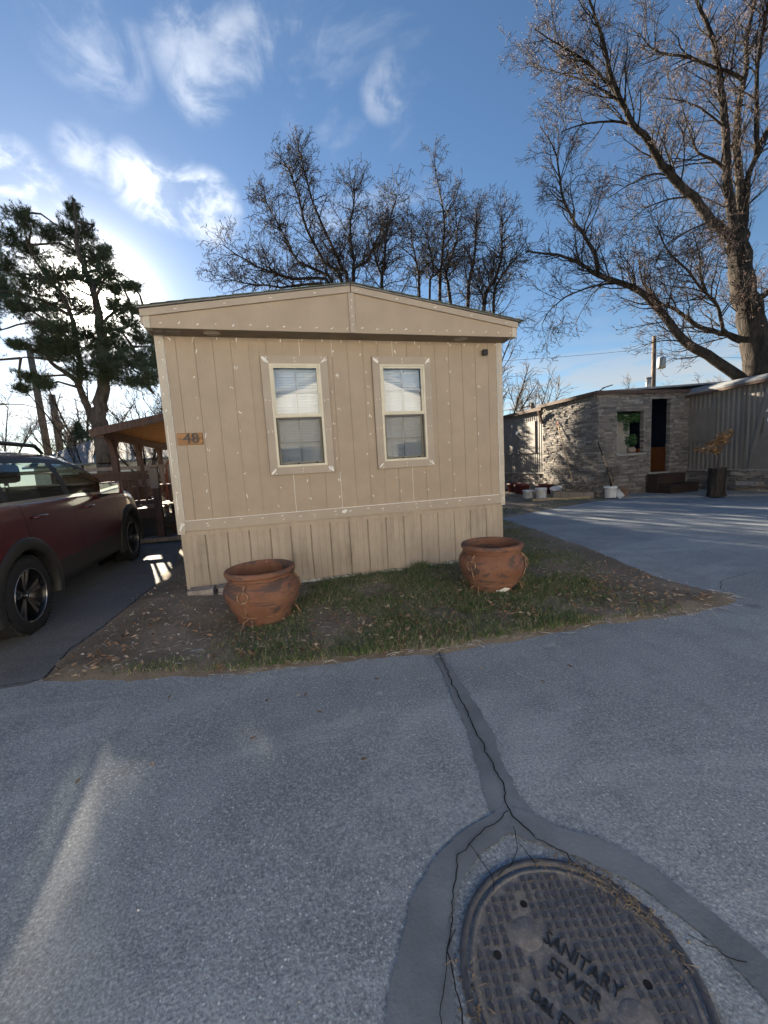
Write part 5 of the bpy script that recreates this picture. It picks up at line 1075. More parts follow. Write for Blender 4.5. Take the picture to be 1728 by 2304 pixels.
PINE= [[[-4.93,12.04,2.13,0.42],[-4.97,12.18,3.12,0.385],[-4.98,12.28,3.91,0.349],[-4.91,12.32,4.42,0.314],[-4.77,12.38,5.19,0.278],[-4.62,12.44,5.97,0.243],[-4.69,12.62,7.27,0.207],[-4.75,12.76,8.32,0.172],[-5.02,12.95,9.27,0.136],[-5.24,13.12,10.17,0.101],[-5.25,13.25,11.21,0.065],[-5.23,13.35,12.04,0.03]],[[-5.06,12.23,3.34,0.2],[-5.38,12.43,4.09,0.177],[-5.69,12.71,5.06,0.153],[-6.06,13.01,5.59,0.13],[-6.64,13.4,5.99,0.107],[-7.08,13.83,6.56,0.083],[-7.39,14.3,7.33,0.06]],[[-5.69,12.6,5.04,0.16],[-5.52,12.64,5.76,0.141],[-5.57,12.72,6.38,0.123],[-5.65,12.87,7.58,0.104],[-6.05,13.08,8.68,0.086],[-6.57,13.27,9.42,0.067],[-6.96,13.45,10.35,0.049],[-7.08,13.57,11.56,0.03]],[[-4.77,12.38,5.19,0.12],[-4.14,12.38,6.21,0.09],[-3.65,12.42,6.48,0.06],[-3.04,12.49,6.51,0.03]],[[-4.69,12.62,7.27,0.09],[-4.12,12.48,7.74,0.067],[-3.41,12.16,7.8,0.043],[-2.95,11.8,7.73,0.02]],[[-5.57,12.74,6.39,0.1],[-6.3,13.05,7.37,0.077],[-7.29,13.32,7.53,0.053],[-8.31,13.55,7.33,0.03]],[[-5.76,12.96,7.75,0.1],[-6.7,13.23,8.32,0.077],[-7.61,13.39,8.63,0.053],[-8.27,13.38,8.69,0.03]],[[-4.75,12.76,8.32,0.07],[-4.34,12.78,9.09,0.053],[-3.9,12.8,9.27,0.037],[-3.33,12.77,8.89,0.02]],[[-6.31,12.89,6.07,0.08],[-7.11,13.12,6.22,0.055],[-7.66,13.27,6.26,0.03]],[[-6.08,13.16,8.71,0.08],[-6.89,13.44,9.28,0.06],[-7.74,13.68,9.38,0.04],[-8.42,13.83,9.16,0.02]],[[-3.59,12.23,6.43,0.06],[-3.33,12.03,5.37,0.04],[-2.99,11.85,4.67,0.02]]]
PUFFS= [[-5.52,14.02,11.97,0.37,0.47],[-6.21,14.99,11.67,0.78,0.47],[-5.35,14.5,11.48,0.42,0.52],[-5.92,15.03,10.96,1.04,0.47],[-6.62,14.18,11.2,0.47,0.42],[-6.51,12.4,10.72,0.57,0.42],[-8.25,15.27,11.44,0.57,0.57],[-7.61,15.39,10.96,0.78,0.47],[-8.59,15.38,10.46,0.52,0.52],[-4.65,13.16,9.89,0.68,0.47],[-4.49,13.66,10.39,0.31,0.31],[-3.98,11.64,8.66,0.68,0.42],[-7.03,14.65,9.8,0.68,0.42],[-8.04,13.93,8.83,0.63,0.57],[-6.7,12.58,8.54,0.73,0.42],[-5.36,11.49,8.51,0.68,0.52],[-6.39,14.43,8.79,0.78,0.47],[-7.4,15.14,8.75,0.68,0.42],[-6.78,11.83,7.59,0.73,0.37],[-5.54,13.97,8.34,0.63,0.37],[-3.95,12.29,8.56,0.42,0.31],[-3.05,11.14,8.17,0.31,0.18],[-3.83,11.76,7.73,0.63,0.37],[-3.73,13.38,8.24,0.47,0.31],[-7.43,14.66,7.92,0.68,0.37],[-5.3,11.2,6.78,0.78,0.47],[-5.37,13.16,7.13,0.63,0.42],[-3.85,10.8,6.65,0.68,0.42],[-3.84,13.16,7.58,0.57,0.37],[-5.99,12.3,6.5,0.78,0.42],[-7.43,14.55,6.86,0.47,0.21],[-5.48,14.39,6.96,0.68,0.47],[-4.1,12.39,6.57,0.68,0.52],[-3.79,14.05,7.33,0.57,0.42],[-4.38,11.7,5.64,0.63,0.37],[-3.44,10.66,5.48,0.78,0.47],[-3.27,12.43,6.08,0.63,0.47],[-2.71,10.24,4.88,0.47,0.37],[-3.34,10.97,4.94,0.42,0.26],[-7.15,12.73,5.48,0.63,0.18],[-7.92,13.58,5.25,0.31,0.16],[-6.25,11.59,4.95,0.31,0.13],[-6.85,11.53,6.27,0.31,0.16],[-9.21,15.36,9.99,0.52,1.04],[-8.35,13.05,8.03,0.63,0.78],[-9.28,15.86,11.39,0.47,0.52],[-5.25,14.36,9.46,0.52,0.37],[-5.16,12.54,8.99,0.47,0.42],[-2.7,11.78,5.82,0.42,0.63],[-2.72,12.11,6.76,0.31,0.42]]
# ------------------------------------------------------------------ red car on the left drive
car = bpy.data.objects.new('parked_car', None); COL.objects.link(car); car.location = (-2.14, -.70, .086); car.rotation_euler = (R(1.9), 0, 0); car.scale = (1.048, 1.048, 1.048)
tag(car, 'dark red sport utility car with black cladding parked beside the tan home', 'car')
def tab(T):
    def f(y):
        if y <= T[0][0]: return T[0][1]
        for (a, b), (c, d) in zip(T[:-1], T[1:]):
            if y <= c: t = (y-a)/(c-a); return b + (d-b)*t
        return T[-1][1]
    def s(y): return (f(y-.07) + 2*f(y) + f(y+.07)) / 4
    return s
ctop = tab([(-1.0,.85),(-.95,1.1),(-.88,1.33),(-.75,1.54),(-.6,1.63),(-.3,1.69),(.3,1.72),(.9,1.72),(1.4,1.69),(1.8,1.59),(2.1,1.43),(2.35,1.26),(2.45,1.22),(2.8,1.19),(3.2,1.13),(3.45,1.03),(3.62,.88),(3.72,.62)])
cbelt0 = tab([(-1,.8),(-.9,1.08),(-.6,1.2),(0,1.195),(1.1,1.165),(2,1.13),(2.4,1.11),(3.0,1.05),(3.4,.95),(3.72,.55)])
cw = tab([(-1.0,.68),(-.9,.82),(-.7,.89),(-.4,.915),(0,.925),(1.3,.915),(2.76,.925),(3.15,.905),(3.45,.82),(3.6,.7),(3.72,.52)])
czb = tab([(-1.0,.42),(-.8,.32),(-.5,.26),(3.1,.26),(3.4,.3),(3.72,.38)])
def sect(y):
    zt, zb, w_ = ctop(y), czb(y), cw(y); zl = min(cbelt0(y), zt - .05); g = max(0, min(1, (zt - zl - .05) / .5)); wr = (w_ - .1)*(1-g) + .665*g
    fr = (0, .2, .37, .53, .68, .83, 1.0); ox = (.008, .002, -.004, .0, .012, .022, .045)
    P = [(0, zb), (w_ - .13, zb), (w_ - .03, zb + .03)]
    for f, o in zip(fr, ox): P.append((w_ - o, zb + .14 + f*(zl - .02 - zb - .14)))
    P.append((w_ - .062, zl))
    for t in (.06, .5, .87, 1.0): P.append(((w_ - .066)*(1-t) + wr*t + .03*math.sin(t*math.pi)*g, zl + .008 + t*(zt - .09*max(.35, g) - zl - .008)))
    P += [(wr - .055, zt - .04*max(.4, g)), (wr*.65, zt - .012), (0, zt)]
    return P
ST = sorted({round(-1.0 + .08*i, 3) for i in range(60)} | {.1, .107, 1.08, 1.087, 2.3, 2.307, -.66, -.06, .02, 1.02, 1.14, -.98})
ST = [s for i, s in enumerate(ST) if not any(abs(s - q) < .03 and s not in (.1,.107,1.08,1.087,2.3,2.307) and s != q for q in (.1,.107,1.08,1.087,2.3,2.307,-.06,.02,1.02,1.14))]
SEC = [sect(y) for y in ST]
# press the door crease and the rear haunch into the sides
cats = {}
def catmb(k_): return cats.setdefault(k_, MB())
def cell(i, r):
    y = (ST[i] + ST[i+1]) / 2; zc = (SEC[i][r][1] + SEC[i][r+1][1] + SEC[i+1][r][1] + SEC[i+1][r+1][1]) / 4
    hgt = ctop(y) - cbelt0(y)
    if 1 <= r <= 10:
        for ay in (0.0, 2.76):
            if math.hypot(y - ay, zc - .36) < .46: return None
    if r <= 3: return 'cladding'
    seam = any(a < y < c for a, c in ((.1, .107), (1.08, 1.087), (2.3, 2.307)))
    if 4 <= r <= 9 and seam: return None
    if r == 10 and -.66 < y < 2.2: return 'belt_moulding'
    if 11 <= r <= 12:
        if -.66 < y < -.06: return 'quarter_window'
        if .02 < y < 1.02: return 'rear_window'
        if 1.14 < y < 2.3 and hgt > .13: return 'front_window'
        if -.06 < y < 2.35: return 'pillar'
    if r in (10, 13) and -.7 < y < 2.35: return 'pillar'
    if r >= 14 and 1.6 < y < 2.4 and r >= 15: return 'windscreen'
    if r >= 15 and -.93 < y < -.68: return 'tailgate_window'
    if 4 <= r <= 9:
        if .107 < y < 1.08: return 'rear_door'
        if 1.087 < y < 2.3: return 'front_door'
        if y < -.78 and 6 <= r <= 8: return 'tail_light'
        if 3.24 < y < 3.56 and 7 <= r <= 8: return 'headlight'
    return 'body'
for i in range(len(ST) - 1):
    for r in range(len(SEC[0]) - 1):
        c = cell(i, r)
        if c is None: continue
        for sd in (1, -1):
            a, b_, c_, d_ = [(SEC[p][q][0]*sd, ST[p], SEC[p][q][1]) for p, q in ((i, r), (i+1, r), (i+1, r+1), (i, r+1))]
            key = c if c in ('body', 'cladding', 'windscreen', 'tailgate_window', 'pillar') else (c, sd)
            b = catmb(key)
            if not hasattr(b, 'idx'): b.idx = {}
            ids = []
            for p in (a, b_, c_, d_):
                k_ = (round(p[0], 4), round(p[1], 4), round(p[2], 4))
                if k_ not in b.idx: b.idx[k_] = len(b.v); b.v.append(p)
                if b.idx[k_] not in ids: ids.append(b.idx[k_])
            if len(ids) >= 3: b.face(ids if sd > 0 else ids[::-1], True)
for key in ((1.0,), ):
    pass
for sd, Y0 in ((1, -1.0), ):
    b = catmb('body')
    for end, yy in ((0, ST[0]), (-1, ST[-1])):
        pts = [(x, yy, z) for x, z in SEC[end]] + [(-x, yy, z) for x, z in SEC[end][::-1]]; b.poly(pts if end == 0 else pts[::-1])
cm = {'body': PAINT, 'cladding': CLAD, 'windscreen': CARGLASS, 'tailgate_window': CARGLASS, 'pillar': BLACK, 'belt_moulding': CHROME, 'quarter_window': CARGLASS, 'rear_window': CARGLASS, 'front_window': CARGLASS, 'rear_door': PAINT, 'front_door': PAINT, 'tail_light': simple('tail_lens', (.2, .006, .006), .15, .05, 5, 0), 'headlight': simple('head_lens', (.5, .52, .54), .08, .05, 5, 0)}
doors = {}; built = []
for key, b in cats.items():
    nm, sd = key if isinstance(key, tuple) else (key, 0)
    o = b.build(nm.replace('rear_window', 'window').replace('front_window', 'window'), cm[nm], None); built.append((o, nm, sd))
    if nm in ('rear_door', 'front_door'): doors[(nm, sd)] = o
for o, nm, sd in built:
    o.parent = doors[(nm.replace('window', 'door'), sd)] if nm in ('rear_window', 'front_window') else car
    if nm in ('rear_door', 'front_door'): o.name = 'door'
inn = MB().box(-.72, .72, -.85, 3.3, .27, .42).box(-.6, .6, 2.35, 3.4, .42, 1.0).box(-.72, .72, -.75, .35, .42, .72).box(-.7, .7, 2.05, 2.34, .42, 1.1)
inn.build('floor_and_dash', SEATM, car)
for sd in (1, -1):
    d_ = MB()
    for i in range(len(ST) - 1):  # dark shell behind the door gaps
        y = ST[i]
        if .5 < y < 2.24:
            for r in range(3, 9):
                q = [((SEC[p][k_][0] - .03)*sd, ST[p], SEC[p][k_][1]) for p, k_ in ((i, r), (i+1, r), (i+1, r+1), (i, r+1))]; d_.poly(q)
    d_.build('door_lining', SEATM, car)
    for ay in (0.0, 2.76):
        b = MB(); n_ = 30
        for k_ in range(n_ + 1):
            a = R(-14 + 208*k_/n_); w0 = cw(ay + .46*math.cos(a)) ; 
            for rr, xx in ((.425, .84), (.422, w0 + .004), (.435, w0 + .02), (.512, w0 + .016), (.535, w0 - .004), (.53, w0 - .05)): b.v.append((sd*xx, ay + rr*math.cos(a)*1.0, .36 + rr*math.sin(a)))
            if k_:
                for m_ in range(5): p = (k_-1)*6 + m_; q = (p, p+1, p+7, p+6); b.face(q if sd < 0 else q[::-1], True)
        b.build('wheel_arch_flare', CLAD, car)
        b = MB()
        for k_ in range(n_ + 1):
            a = R(-10 + 200*k_/n_); b.v.extend([(sd*.5, ay + .45*math.cos(a), .36 + .45*math.sin(a)), (sd*.9, ay + .45*math.cos(a), .36 + .45*math.sin(a))])
            if k_: p = 2*k_; b.face((p-2, p-1, p+1, p), True)
        b.disc((0, 0, 0), .45, 24, Matrix.Translation((sd*.5, ay, .36)) @ Matrix.Rotation(R(90), 4, 'Y'))
        b.build('wheel_well', BLACK, car)
        wh = bpy.data.objects.new('wheel', None); COL.objects.link(wh); wh.parent = car; wh.location = (sd*.79, ay, .36); wh.rotation_euler = (rg.uniform(0, 6), 0, 0)
        mx_ = Matrix.Rotation(R(90*sd), 4, 'Y')
        ty = MB().lathe([(.25, -.11), (.27, -.115), (.33, -.112), (.352, -.095), (.36, -.06), (.362, 0), (.36, .06), (.352, .095), (.33, .112), (.27, .115), (.25, .11)], 48, mx_)
        ty.build('tyre', RUBBER, wh)
        tr2 = MB()
        for k_ in range(64):
            a = 2*math.pi*k_/64
            for zz in (-.08, .08): tr2.box(-.008, .008, -.01, .01, -.022, .022, mx_ @ Matrix.Rotation(a, 4, 'Z') @ Matrix.Translation((.36, 0, zz)))
        kind(tr2.build('tread', RUBBER, wh), 'stuff')
        rm = MB().lathe([(.25, .108), (.243, .1), (.235, .06), (.23, -.08), (0, -.08)], 40, mx_).build('rim', RIMK, wh)
        MB().torus(.244, .006, mx_ @ Matrix.Translation((0, 0, .106))).build('rim_edge', RIMS, rm)
        for k_ in range(5):
            for d2 in (-.16, .16):
                a = 2*math.pi*k_/5 + d2; m_ = mx_ @ Matrix.Rotation(a, 4, 'Z')
                sp = MB(); sp.v.extend([tuple(m_ @ Vector(v)) for v in ((.04, -.016, .06), (.04, .016, .06), (.24, .024, .085), (.24, -.024, .085), (.04, -.022, .0), (.04, .022, .0), (.24, .03, .03), (.24, -.03, .03))])
                sp.cur = 0; sp.face((0, 3, 2, 1)); sp.face((0, 1, 2, 3)); sp.cur = 1
                for q in ((0, 4, 7, 3), (1, 2, 6, 5), (3, 7, 6, 2), (0, 1, 5, 4)): sp.face(q)
                sp.build('spoke', [RIMS, RIMK], rm)
        MB().lathe([(0, .078), (.026, .076), (.034, .066), (.036, 0)], 20, mx_).build('hub_cap', RIMK, rm); MB().torus(.02, .003, mx_ @ Matrix.Translation((0, 0, .079)), 18, 6).build('hub_emblem', CHROME, rm)
    for nm, hy in (('rear_door', .3), ('front_door', 1.38)):
        xw = cw(hy) + .012; hz = 1.05 if nm == 'rear_door' else 1.02
        MB().tube([(sd*(xw - .03), hy - .1, hz), (sd*(xw + .012), hy - .075, hz + .004), (sd*(xw + .016), hy, hz + .006), (sd*(xw + .012), hy + .075, hz + .004), (sd*(xw - .03), hy + .1, hz)], [.012, .015, .016, .015, .012], 8).build('handle', PAINT, doors[(nm, sd)])
    mi = bpy.data.objects.new('wing_mirror', None); COL.objects.link(mi); mi.parent = car; mi.location = (sd*1.04, 1.78, 1.2)
    hs_ = MB().box(-.125, .125, -.045, .09, -.075, .09).build('housing', PAINT, mi, bevel=.03); MB().box(-.108, .108, -.052, -.046, -.058, .072).build('mirror_pane', MIRROR, mi, bevel=.0); MB().bar((-sd*.2, .06, -.1), (-sd*.05, .03, -.06), .06, .05).build('stalk', BLACK, mi)
    MB().tube([(sd*.6, -.55, ctop(-.5) - .03), (sd*.62, -.42, ctop(-.4) + .05), (sd*.62, .4, ctop(.4) + .055), (sd*.62, 1.05, ctop(1.05) + .05), (sd*.6, 1.22, ctop(1.2) - .02)], [.018, .022, .022, .022, .018], 8).build('roof_rail', BLACK, car)
for xx in (-.36, .36):
    st_ = bpy.data.objects.new('front_seat', None); COL.objects.link(st_); st_.parent = car; st_.location = (xx, 1.35, .54)
    MB().box(-.25, .25, -.2, .32, 0, .2).build('cushion', SEATM, st_, bevel=.04); MB().box(-.24, .24, -.1, .06, 0, .66, Matrix.Translation((0, -.2, .12)) @ Matrix.Rotation(R(14), 4, 'X')).build('backrest', SEATM, st_, bevel=.05); MB().box(-.13, .13, -.06, .06, 0, .2, Matrix.Translation((0, -.42, .83))).build('headrest', SEATM, st_, bevel=.05); MB().tube([(0, -.4, .7), (0, -.42, .86)], .02, 6).build('headrest_post', CHROME, st_)
MB().box(-.6, .6, -.12, .08, 0, .55, Matrix.Translation((0, .2, .68)) @ Matrix.Rotation(R(12), 4, 'X')).build('rear_seat', SEATM, car, bevel=.05)
for xx in (-.38, .38): MB().box(-.14, .14, -.06, .06, 0, .19, Matrix.Translation((xx, .04, 1.29))).build('rear_headrest', SEATM, car, bevel=.05); 
MB().torus(.19, .016, Matrix.Translation((-.36, 1.92, 1.1)) @ Matrix.Rotation(R(65), 4, 'X')).build('steering_wheel', BLACK, car)
MB().box(-.25, .25, -1.02, -1.001, .7, .82).build('number_plate', BUCKETW, car); MB().box(-.5, .5, 3.721, 3.74, .45, .62).build('grille', BLACK, car)

# ------------------------------------------------------------------ trees
def wob(rngx, s): return Vector((rngx.gauss(0, s), rngx.gauss(0, s), rngx.gauss(0, s)))
class Tree:
    def __init__(s, seed, P): s.r = random.Random(seed); s.w = MB(); s.t = MB(); s.l = MB(); s.P = P
    def limb(s, pts):
        """a hand-placed limb: list of (x, y, z, r); subdivided and given a natural waver, then branched"""
        A = [Vector(p[:3]) for p in pts]; rr = [p[3] for p in pts]; Q = []; rad = []
        for i in range(len(A) - 1):
            n = 3
            for k_ in range(n):
                t = k_/n; a = A[max(0, i-1)]; b = A[i]; c = A[i+1]; d = A[min(len(A)-1, i+2)]
                p = .5*((2*b) + (c-a)*t + (2*a-5*b+4*c-d)*t*t + (-a+3*b-3*c+d)*t**3)
                Q.append(p + wob(s.r, .12*(rr[i] + .05) if i else 0)); rad.append(rr[i] + (rr[i+1]-rr[i])*t)
        Q.append(A[-1]); rad.append(rr[-1])
        s.w.tube(Q, rad, 10 if rr[0] > .2 else 7); s.kids(Q, rad, 1, 1.0)
    def kids(s, Q, rad, lev, scale):
        P = s.P
        if lev > P['levels']: return
        L = sum((Q[i+1]-Q[i]).length for i in range(len(Q)-1)); n = int(L*P['dens'][lev] * (1 + s.r.uniform(-.2, .2)) + s.r.random())
        for _ in range(n):
            t = P['t0'][lev] + (1-P['t0'][lev])*s.r.random()**.85; f = t*(len(Q)-1); i = min(int(f), len(Q)-2); u = f-i; p = Q[i].lerp(Q[i+1], u); r0 = rad[i] + (rad[i+1]-rad[i])*u
            if p.z < P.get('zmin', 2.5): continue
            d = (Q[i+1]-Q[i]).normalized(); o = wob(s.r, 1); o -= d*o.dot(d); o.normalize()
            dr = (d*P['fwd'] + o*P['out'] + Vector((0, 0, P['up'][lev]))).normalized()
            ln = P['len'][lev]*s.r.uniform(.45, 1.25)*(1.2 - P.get('tl', .55)*t)
            s.grow(p, dr, ln, min(r0*.6, P['rad'][lev]), lev)
    def grow(s, p, d, ln, r0, lev):
        P = s.P; k_ = P['seg'][lev]; Q = [p.copy()]; rad = [r0]; st = ln/k_
        for i in range(k_):
            d = (d + wob(s.r, P['wig'][lev]) + Vector((0, 0, P['grav'][lev]))).normalized(); Q.append(Q[-1] + d*st); rad.append(max(P['tip'], r0*(1 - .8*(i+1)/k_)))
        (s.w if lev == 1 else s.t).tube(Q, rad, P['sides'][lev], False)
        if lev == P['levels']:
            for q in range(P['leaf']):
                a = Q[s.r.randrange(1, len(Q))] + wob(s.r, .015); z = P['lsize']*s.r.uniform(.6, 1.4); e = (d + wob(s.r, .6)).normalized() if not P.get('hang') else Vector((s.r.uniform(-.3, .3), s.r.uniform(-.3, .3), -1)); f = e.orthogonal().normalized()
                n = len(s.l.v); s.l.v.extend([tuple(a), tuple(a + e*z + f*z*.28), tuple(a + e*z*2), tuple(a + e*z - f*z*.28)]); s.l.face((n, n+1, n+2, n+3))
        s.kids(Q, rad, lev + 1, 1.0)
    def build(s, name, label, bark, twig, leaf, base, group=None):
        t = thing(name, label, 'tree', base, 0, group); inv = Matrix.Translation(-Vector(base))
        for mb, nm, mt in ((s.w, 'trunk', bark), (s.t, 'crown', twig), (s.l, 'buds', leaf)):
            if mb.f: o = mb.build(nm, mt, t); o.matrix_parent_inverse = inv
        return t
MP = dict(levels=3, dens=(0, 3.2, 4.8, 6.6), t0=(0, .12, .1, .15), len=(0, 2.1, .9, .38), rad=(0, .034, .016, .010), tip=.007, fwd=.75, out=.75, up=(0, .25, .2, .15), seg=(0, 5, 4, 2), wig=(0, .16, .18, .15), grav=(0, .04, .02, .05), sides=(0, 5, 3, 3), leaf=5, lsize=.04, zmin=4.0)
tr_ = Tree(21, MP)
for k_, l_ in enumerate(MAPLE): tr_.limb([q[:3] + [q[3]*(.9 if k_ == 0 else .7)] for q in l_])
q0 = MAPLE[0][0]; tr_.w.tube([(q0[0], q0[1], -.1), (q0[0], q0[1], 1.5), tuple(q0[:3])], [.85, .68, .6], 12)
tr_.build('maple_tree', 'huge bare maple with thick forked trunk behind the taupe home', BARK, TWIG, BUD, (q0[0], q0[1], 0))
RP = dict(MP); RP.update(dens=(0, 3.1, 3.6, 4.2), len=(0, 2.3, 1.0, .45), rad=(0, .03, .017, .012), tip=.009, up=(0, .15, .2, .0), out=.95, leaf=2, tl=.78, lsize=.05, hang=True, zmin=2.6, wig=(0, .2, .24, .25))
RL = ['widest many-stemmed bare tree fanning out behind the left roof slope', 'bare tree just right of the ridge behind the tan home', 'tallest narrow pointed bare tree behind the right roof slope', 'bare tree right beside the tallest pointed one behind the roof', 'single-stemmed bare tree with straight trunk above the right roof slope', 'bare forked tree farthest right above the tan home eave']
for i, stems in enumerate(ROWTREES):
    t_ = Tree(40 + i, RP)
    for l_ in stems: t_.limb([q[:3] + [q[3]*.66] for q in l_])
    t_.build('bare_tree', RL[i], BARK, TWIG, SEED, (stems[0][0][0], stems[0][0][1], 0), 'bare trees behind the tan home')
# pine
pt = Tree(9, dict(MP, levels=0, dens=(0, 0), zmin=99))
for l_ in PINE: pt.limb([q[:3] + [q[3]*.72] for q in l_])
q0 = PINE[0][0]; pt.w.tube([(q0[0], q0[1], 0), tuple(q0[:3])], [.38, .31], 12)
prg = random.Random(77)
ALLP = [Vector(p[:3]) for l_ in PINE for p in l_]
nd = MB(); br = MB()
def tuft(p, d, n, L, wd=.0065):
    d = d.normalized(); e = d.orthogonal().normalized(); f = d.cross(e)
    for _ in range(n):
        a = prg.uniform(0, 6.283); s = prg.uniform(.35, 1.0); v = (d*prg.uniform(.25, 1.0) + (e*math.cos(a) + f*math.sin(a))*s).normalized(); q = p + d*prg.uniform(-.1, .08); w_ = v.orthogonal().normalized()*wd; t = q + v*L*prg.uniform(.7, 1.2)
        k_ = len(nd.v); nd.v.extend([tuple(q - w_), tuple(q + w_), tuple(t)]); nd.face((k_, k_+1, k_+2))
for (x, y, z, rx, rzz) in PUFFS + [[-5.3,12.0,5.5,.5,.35],[-4.5,12.2,5.9,.8,.5],[-5.6,11.8,6.1,.8,.5],[-4.3,11.9,5.3,.6,.4],[-6.2,12.4,6.6,.9,.5],[-9.4,12.5,6.3,1.3,1.2],[-9.9,13.0,8.2,1.3,1.2]]:  # appended clumps, some out of view, added to shade the left road
    c = Vector((x, y, z)); near = min(ALLP, key=lambda q: (q - c).length + .5*max(0, q.z - c.z))
    mid = (near + c)/2 + wob(prg, .15); br.tube([tuple(near), tuple(mid), tuple(c)], [.05, .035, .02], 5, False)
    nb_ = int(40 + 150*rx*max(rzz, .3))
    for _ in range(nb_):
        while True:
            p = wob(prg, .5)
            if p.length < 1: break
        p = c + Vector((p.x*rx*1.15, p.y*rx*1.15, p.z*rzz*1.15)); a = c + (p - c)*.25 + wob(prg, .08)
        m_ = (a + p)/2 + Vector((0, 0, -.05)); br.tube([tuple(a), tuple(m_), tuple(p)], [.013, .009, .005], 3, False)
        d = (p - a); d = d.normalized() if d.length > .01 else Vector((0, 0, 1)); d = (d + Vector((0, 0, .5))).normalized()
        for k_ in range(3): tuft(m_.lerp(p, k_/2) + wob(prg, .05), d + wob(prg, .35), 20, .115)
t_ = thing('pine_tree', 'tall forked evergreen pine left of the tan home with sun behind it', 'tree', (q0[0], q0[1], 0)); inv = Matrix.Translation((-q0[0], -q0[1], 0))
for mb, nm, mt in ((pt.w, 'trunk', PINEBARK), (br, 'branches', PINEBARK), (nd, 'crown', NEEDLE)): o = mb.build(nm, mt, t_); o.matrix_parent_inverse = inv
# background bare trees: three grown shapes, copied
def generic(seed, h, spread, P):
    t = Tree(seed, P); r = t.r; t.w.tube([(0, 0, -.2), (.05, 0, h*.12), (0, .05, h*.25)], [h*.022, h*.018, h*.016], 7)
    for k_ in range(7):
        a = k_*2.4; z = h*(.18 + .02*k_); R_ = spread*r.uniform(.6, 1); top = h*r.uniform(.75, 1.0)
        t.limb([(0, 0, z, h*.011), (math.cos(a)*R_*.35, math.sin(a)*R_*.35, z + (top-z)*.35, h*.008), (math.cos(a)*R_*.7, math.sin(a)*R_*.7, z + (top-z)*.7, h*.005), (math.cos(a)*R_, math.sin(a)*R_, top, h*.002)])
    return [(t.w.mesh('trunk', BARK), 'trunk'), (t.t.mesh('crown', FARTWIG), 'crown')]
FP = dict(MP, levels=2, dens=(0, 2.6, 4.2), len=(0, 1.6, .8), rad=(0, .03, .02), tip=.014, leaf=0, zmin=1.2, seg=(0, 4, 3))
VAR = [generic(101, 9, 3.6, FP), generic(102, 8, 3.2, FP), generic(103, 10, 3.8, FP)]
def far_tree(v, x, y, sc, rz_, lab, grp=None):
    t = thing('bare_tree', lab, 'tree', (x, y, 0), rz_, grp); t.scale = (sc, sc, sc)
    for me, nm in VAR[v]: share(nm, me, t)
G1 = 'bare trees along the left skyline'; G2 = 'bare trees along the right skyline'
far_tree(0, -27, 47, 1.15, 0, 'pale bare tree at the far left edge above the red car', G1); far_tree(1, -19.5, 42, 1.0, 1, 'hazy bare tree just left of the two utility poles', G1)
far_tree(2, -12.5, 30, .95, 2, 'bare bushy tree right of the shorter utility pole', G1); far_tree(0, -7.0, 27, .85, 3, 'dense bare tree behind the pine trunk', G1); far_tree(1, -4.2, 25, .9, 4, 'bare tree seen above the porch roof', G1)
far_tree(2, -4.6, 15.5, .5, 5, 'low bare tree seen through the porch posts', G1); far_tree(1, -3.1, 19, .75, .5, 'bare tree with crossing branches behind the porch', G1); far_tree(0, -9.5, 22, .6, 1.5, 'small bare tree between the poles and the pine trunk', G1)
far_tree(2, 14.5, 21, 1.0, 2.2, 'bare tree in the gap between the two homes', G2); far_tree(0, 19.0, 24, 1.0, 3.3, 'smaller bare tree above the stone porch roof', G2); far_tree(1, 13.2, 27, .95, 1.2, 'distant bare tree at the right eave of the tan home', G2)
far_tree(0, 34, 26, .85, 4.4, 'bare yellowish tree top behind the taupe roof', G2); far_tree(1, 26, 30, 1.1, 5.2, 'distant bare tree beside the right utility pole', G2); far_tree(2, 42, 22, .9, 2.5, 'bare tree behind the thick maple trunk', G2)
far_tree(2, -42, 52, 1.2, 2.0, 'bare tree beyond the left edge of the road', G1)
for i, (x, y, h, r_, lab) in enumerate(((-11.6, 27, 5.5, 1.7, 'loose dark evergreen just right of the shorter utility pole'), (-9.8, 33, 4.2, 1.5, 'low evergreen half hidden by the pine trunk'), (-17.4, 38, 3.2, .9, 'small dark evergreen at the foot of the utility poles'), (9.9, 15.4, 6.0, 1.0, 'bushy evergreen hidden behind the tan home nearest the taupe home'), (7.1, 17.5, 8.2, 1.0, 'evergreen hidden behind the tan home, rightmost of a close row'), (5.9, 16.8, 9.0, 1.5, 'evergreen hidden behind the tan home, second from the right in a row'), (4.6, 17.2, 9.2, 1.7, 'evergreen hidden behind the tan home, middle of a close row'), (3.0, 16.9, 9.4, 1.7, 'evergreen hidden behind the tan home, second from the left in a row'), (1.5, 17.3, 9.4, 1.6, 'evergreen hidden behind the tan home, leftmost of a close row'))):
    t = thing('evergreen_tree', lab, 'tree', (x, y, 0)); MB().tube([(0, 0, 0), (0, 0, h)], [.14, .02], 6).build('trunk', PINEBARK, t)
    nd = MB()
    for _ in range(int(170*h)):
        f = prg.random(); z = .4 + f*(h - .4); a = prg.uniform(0, 6.283); e = (1-f**2.2)*r_*prg.uniform(.2, 1); tuft(Vector((math.cos(a)*e, math.sin(a)*e, z)), Vector((math.cos(a), math.sin(a), .2)), 7, .3, .022)
    nd.build('crown', NEEDLE, t)

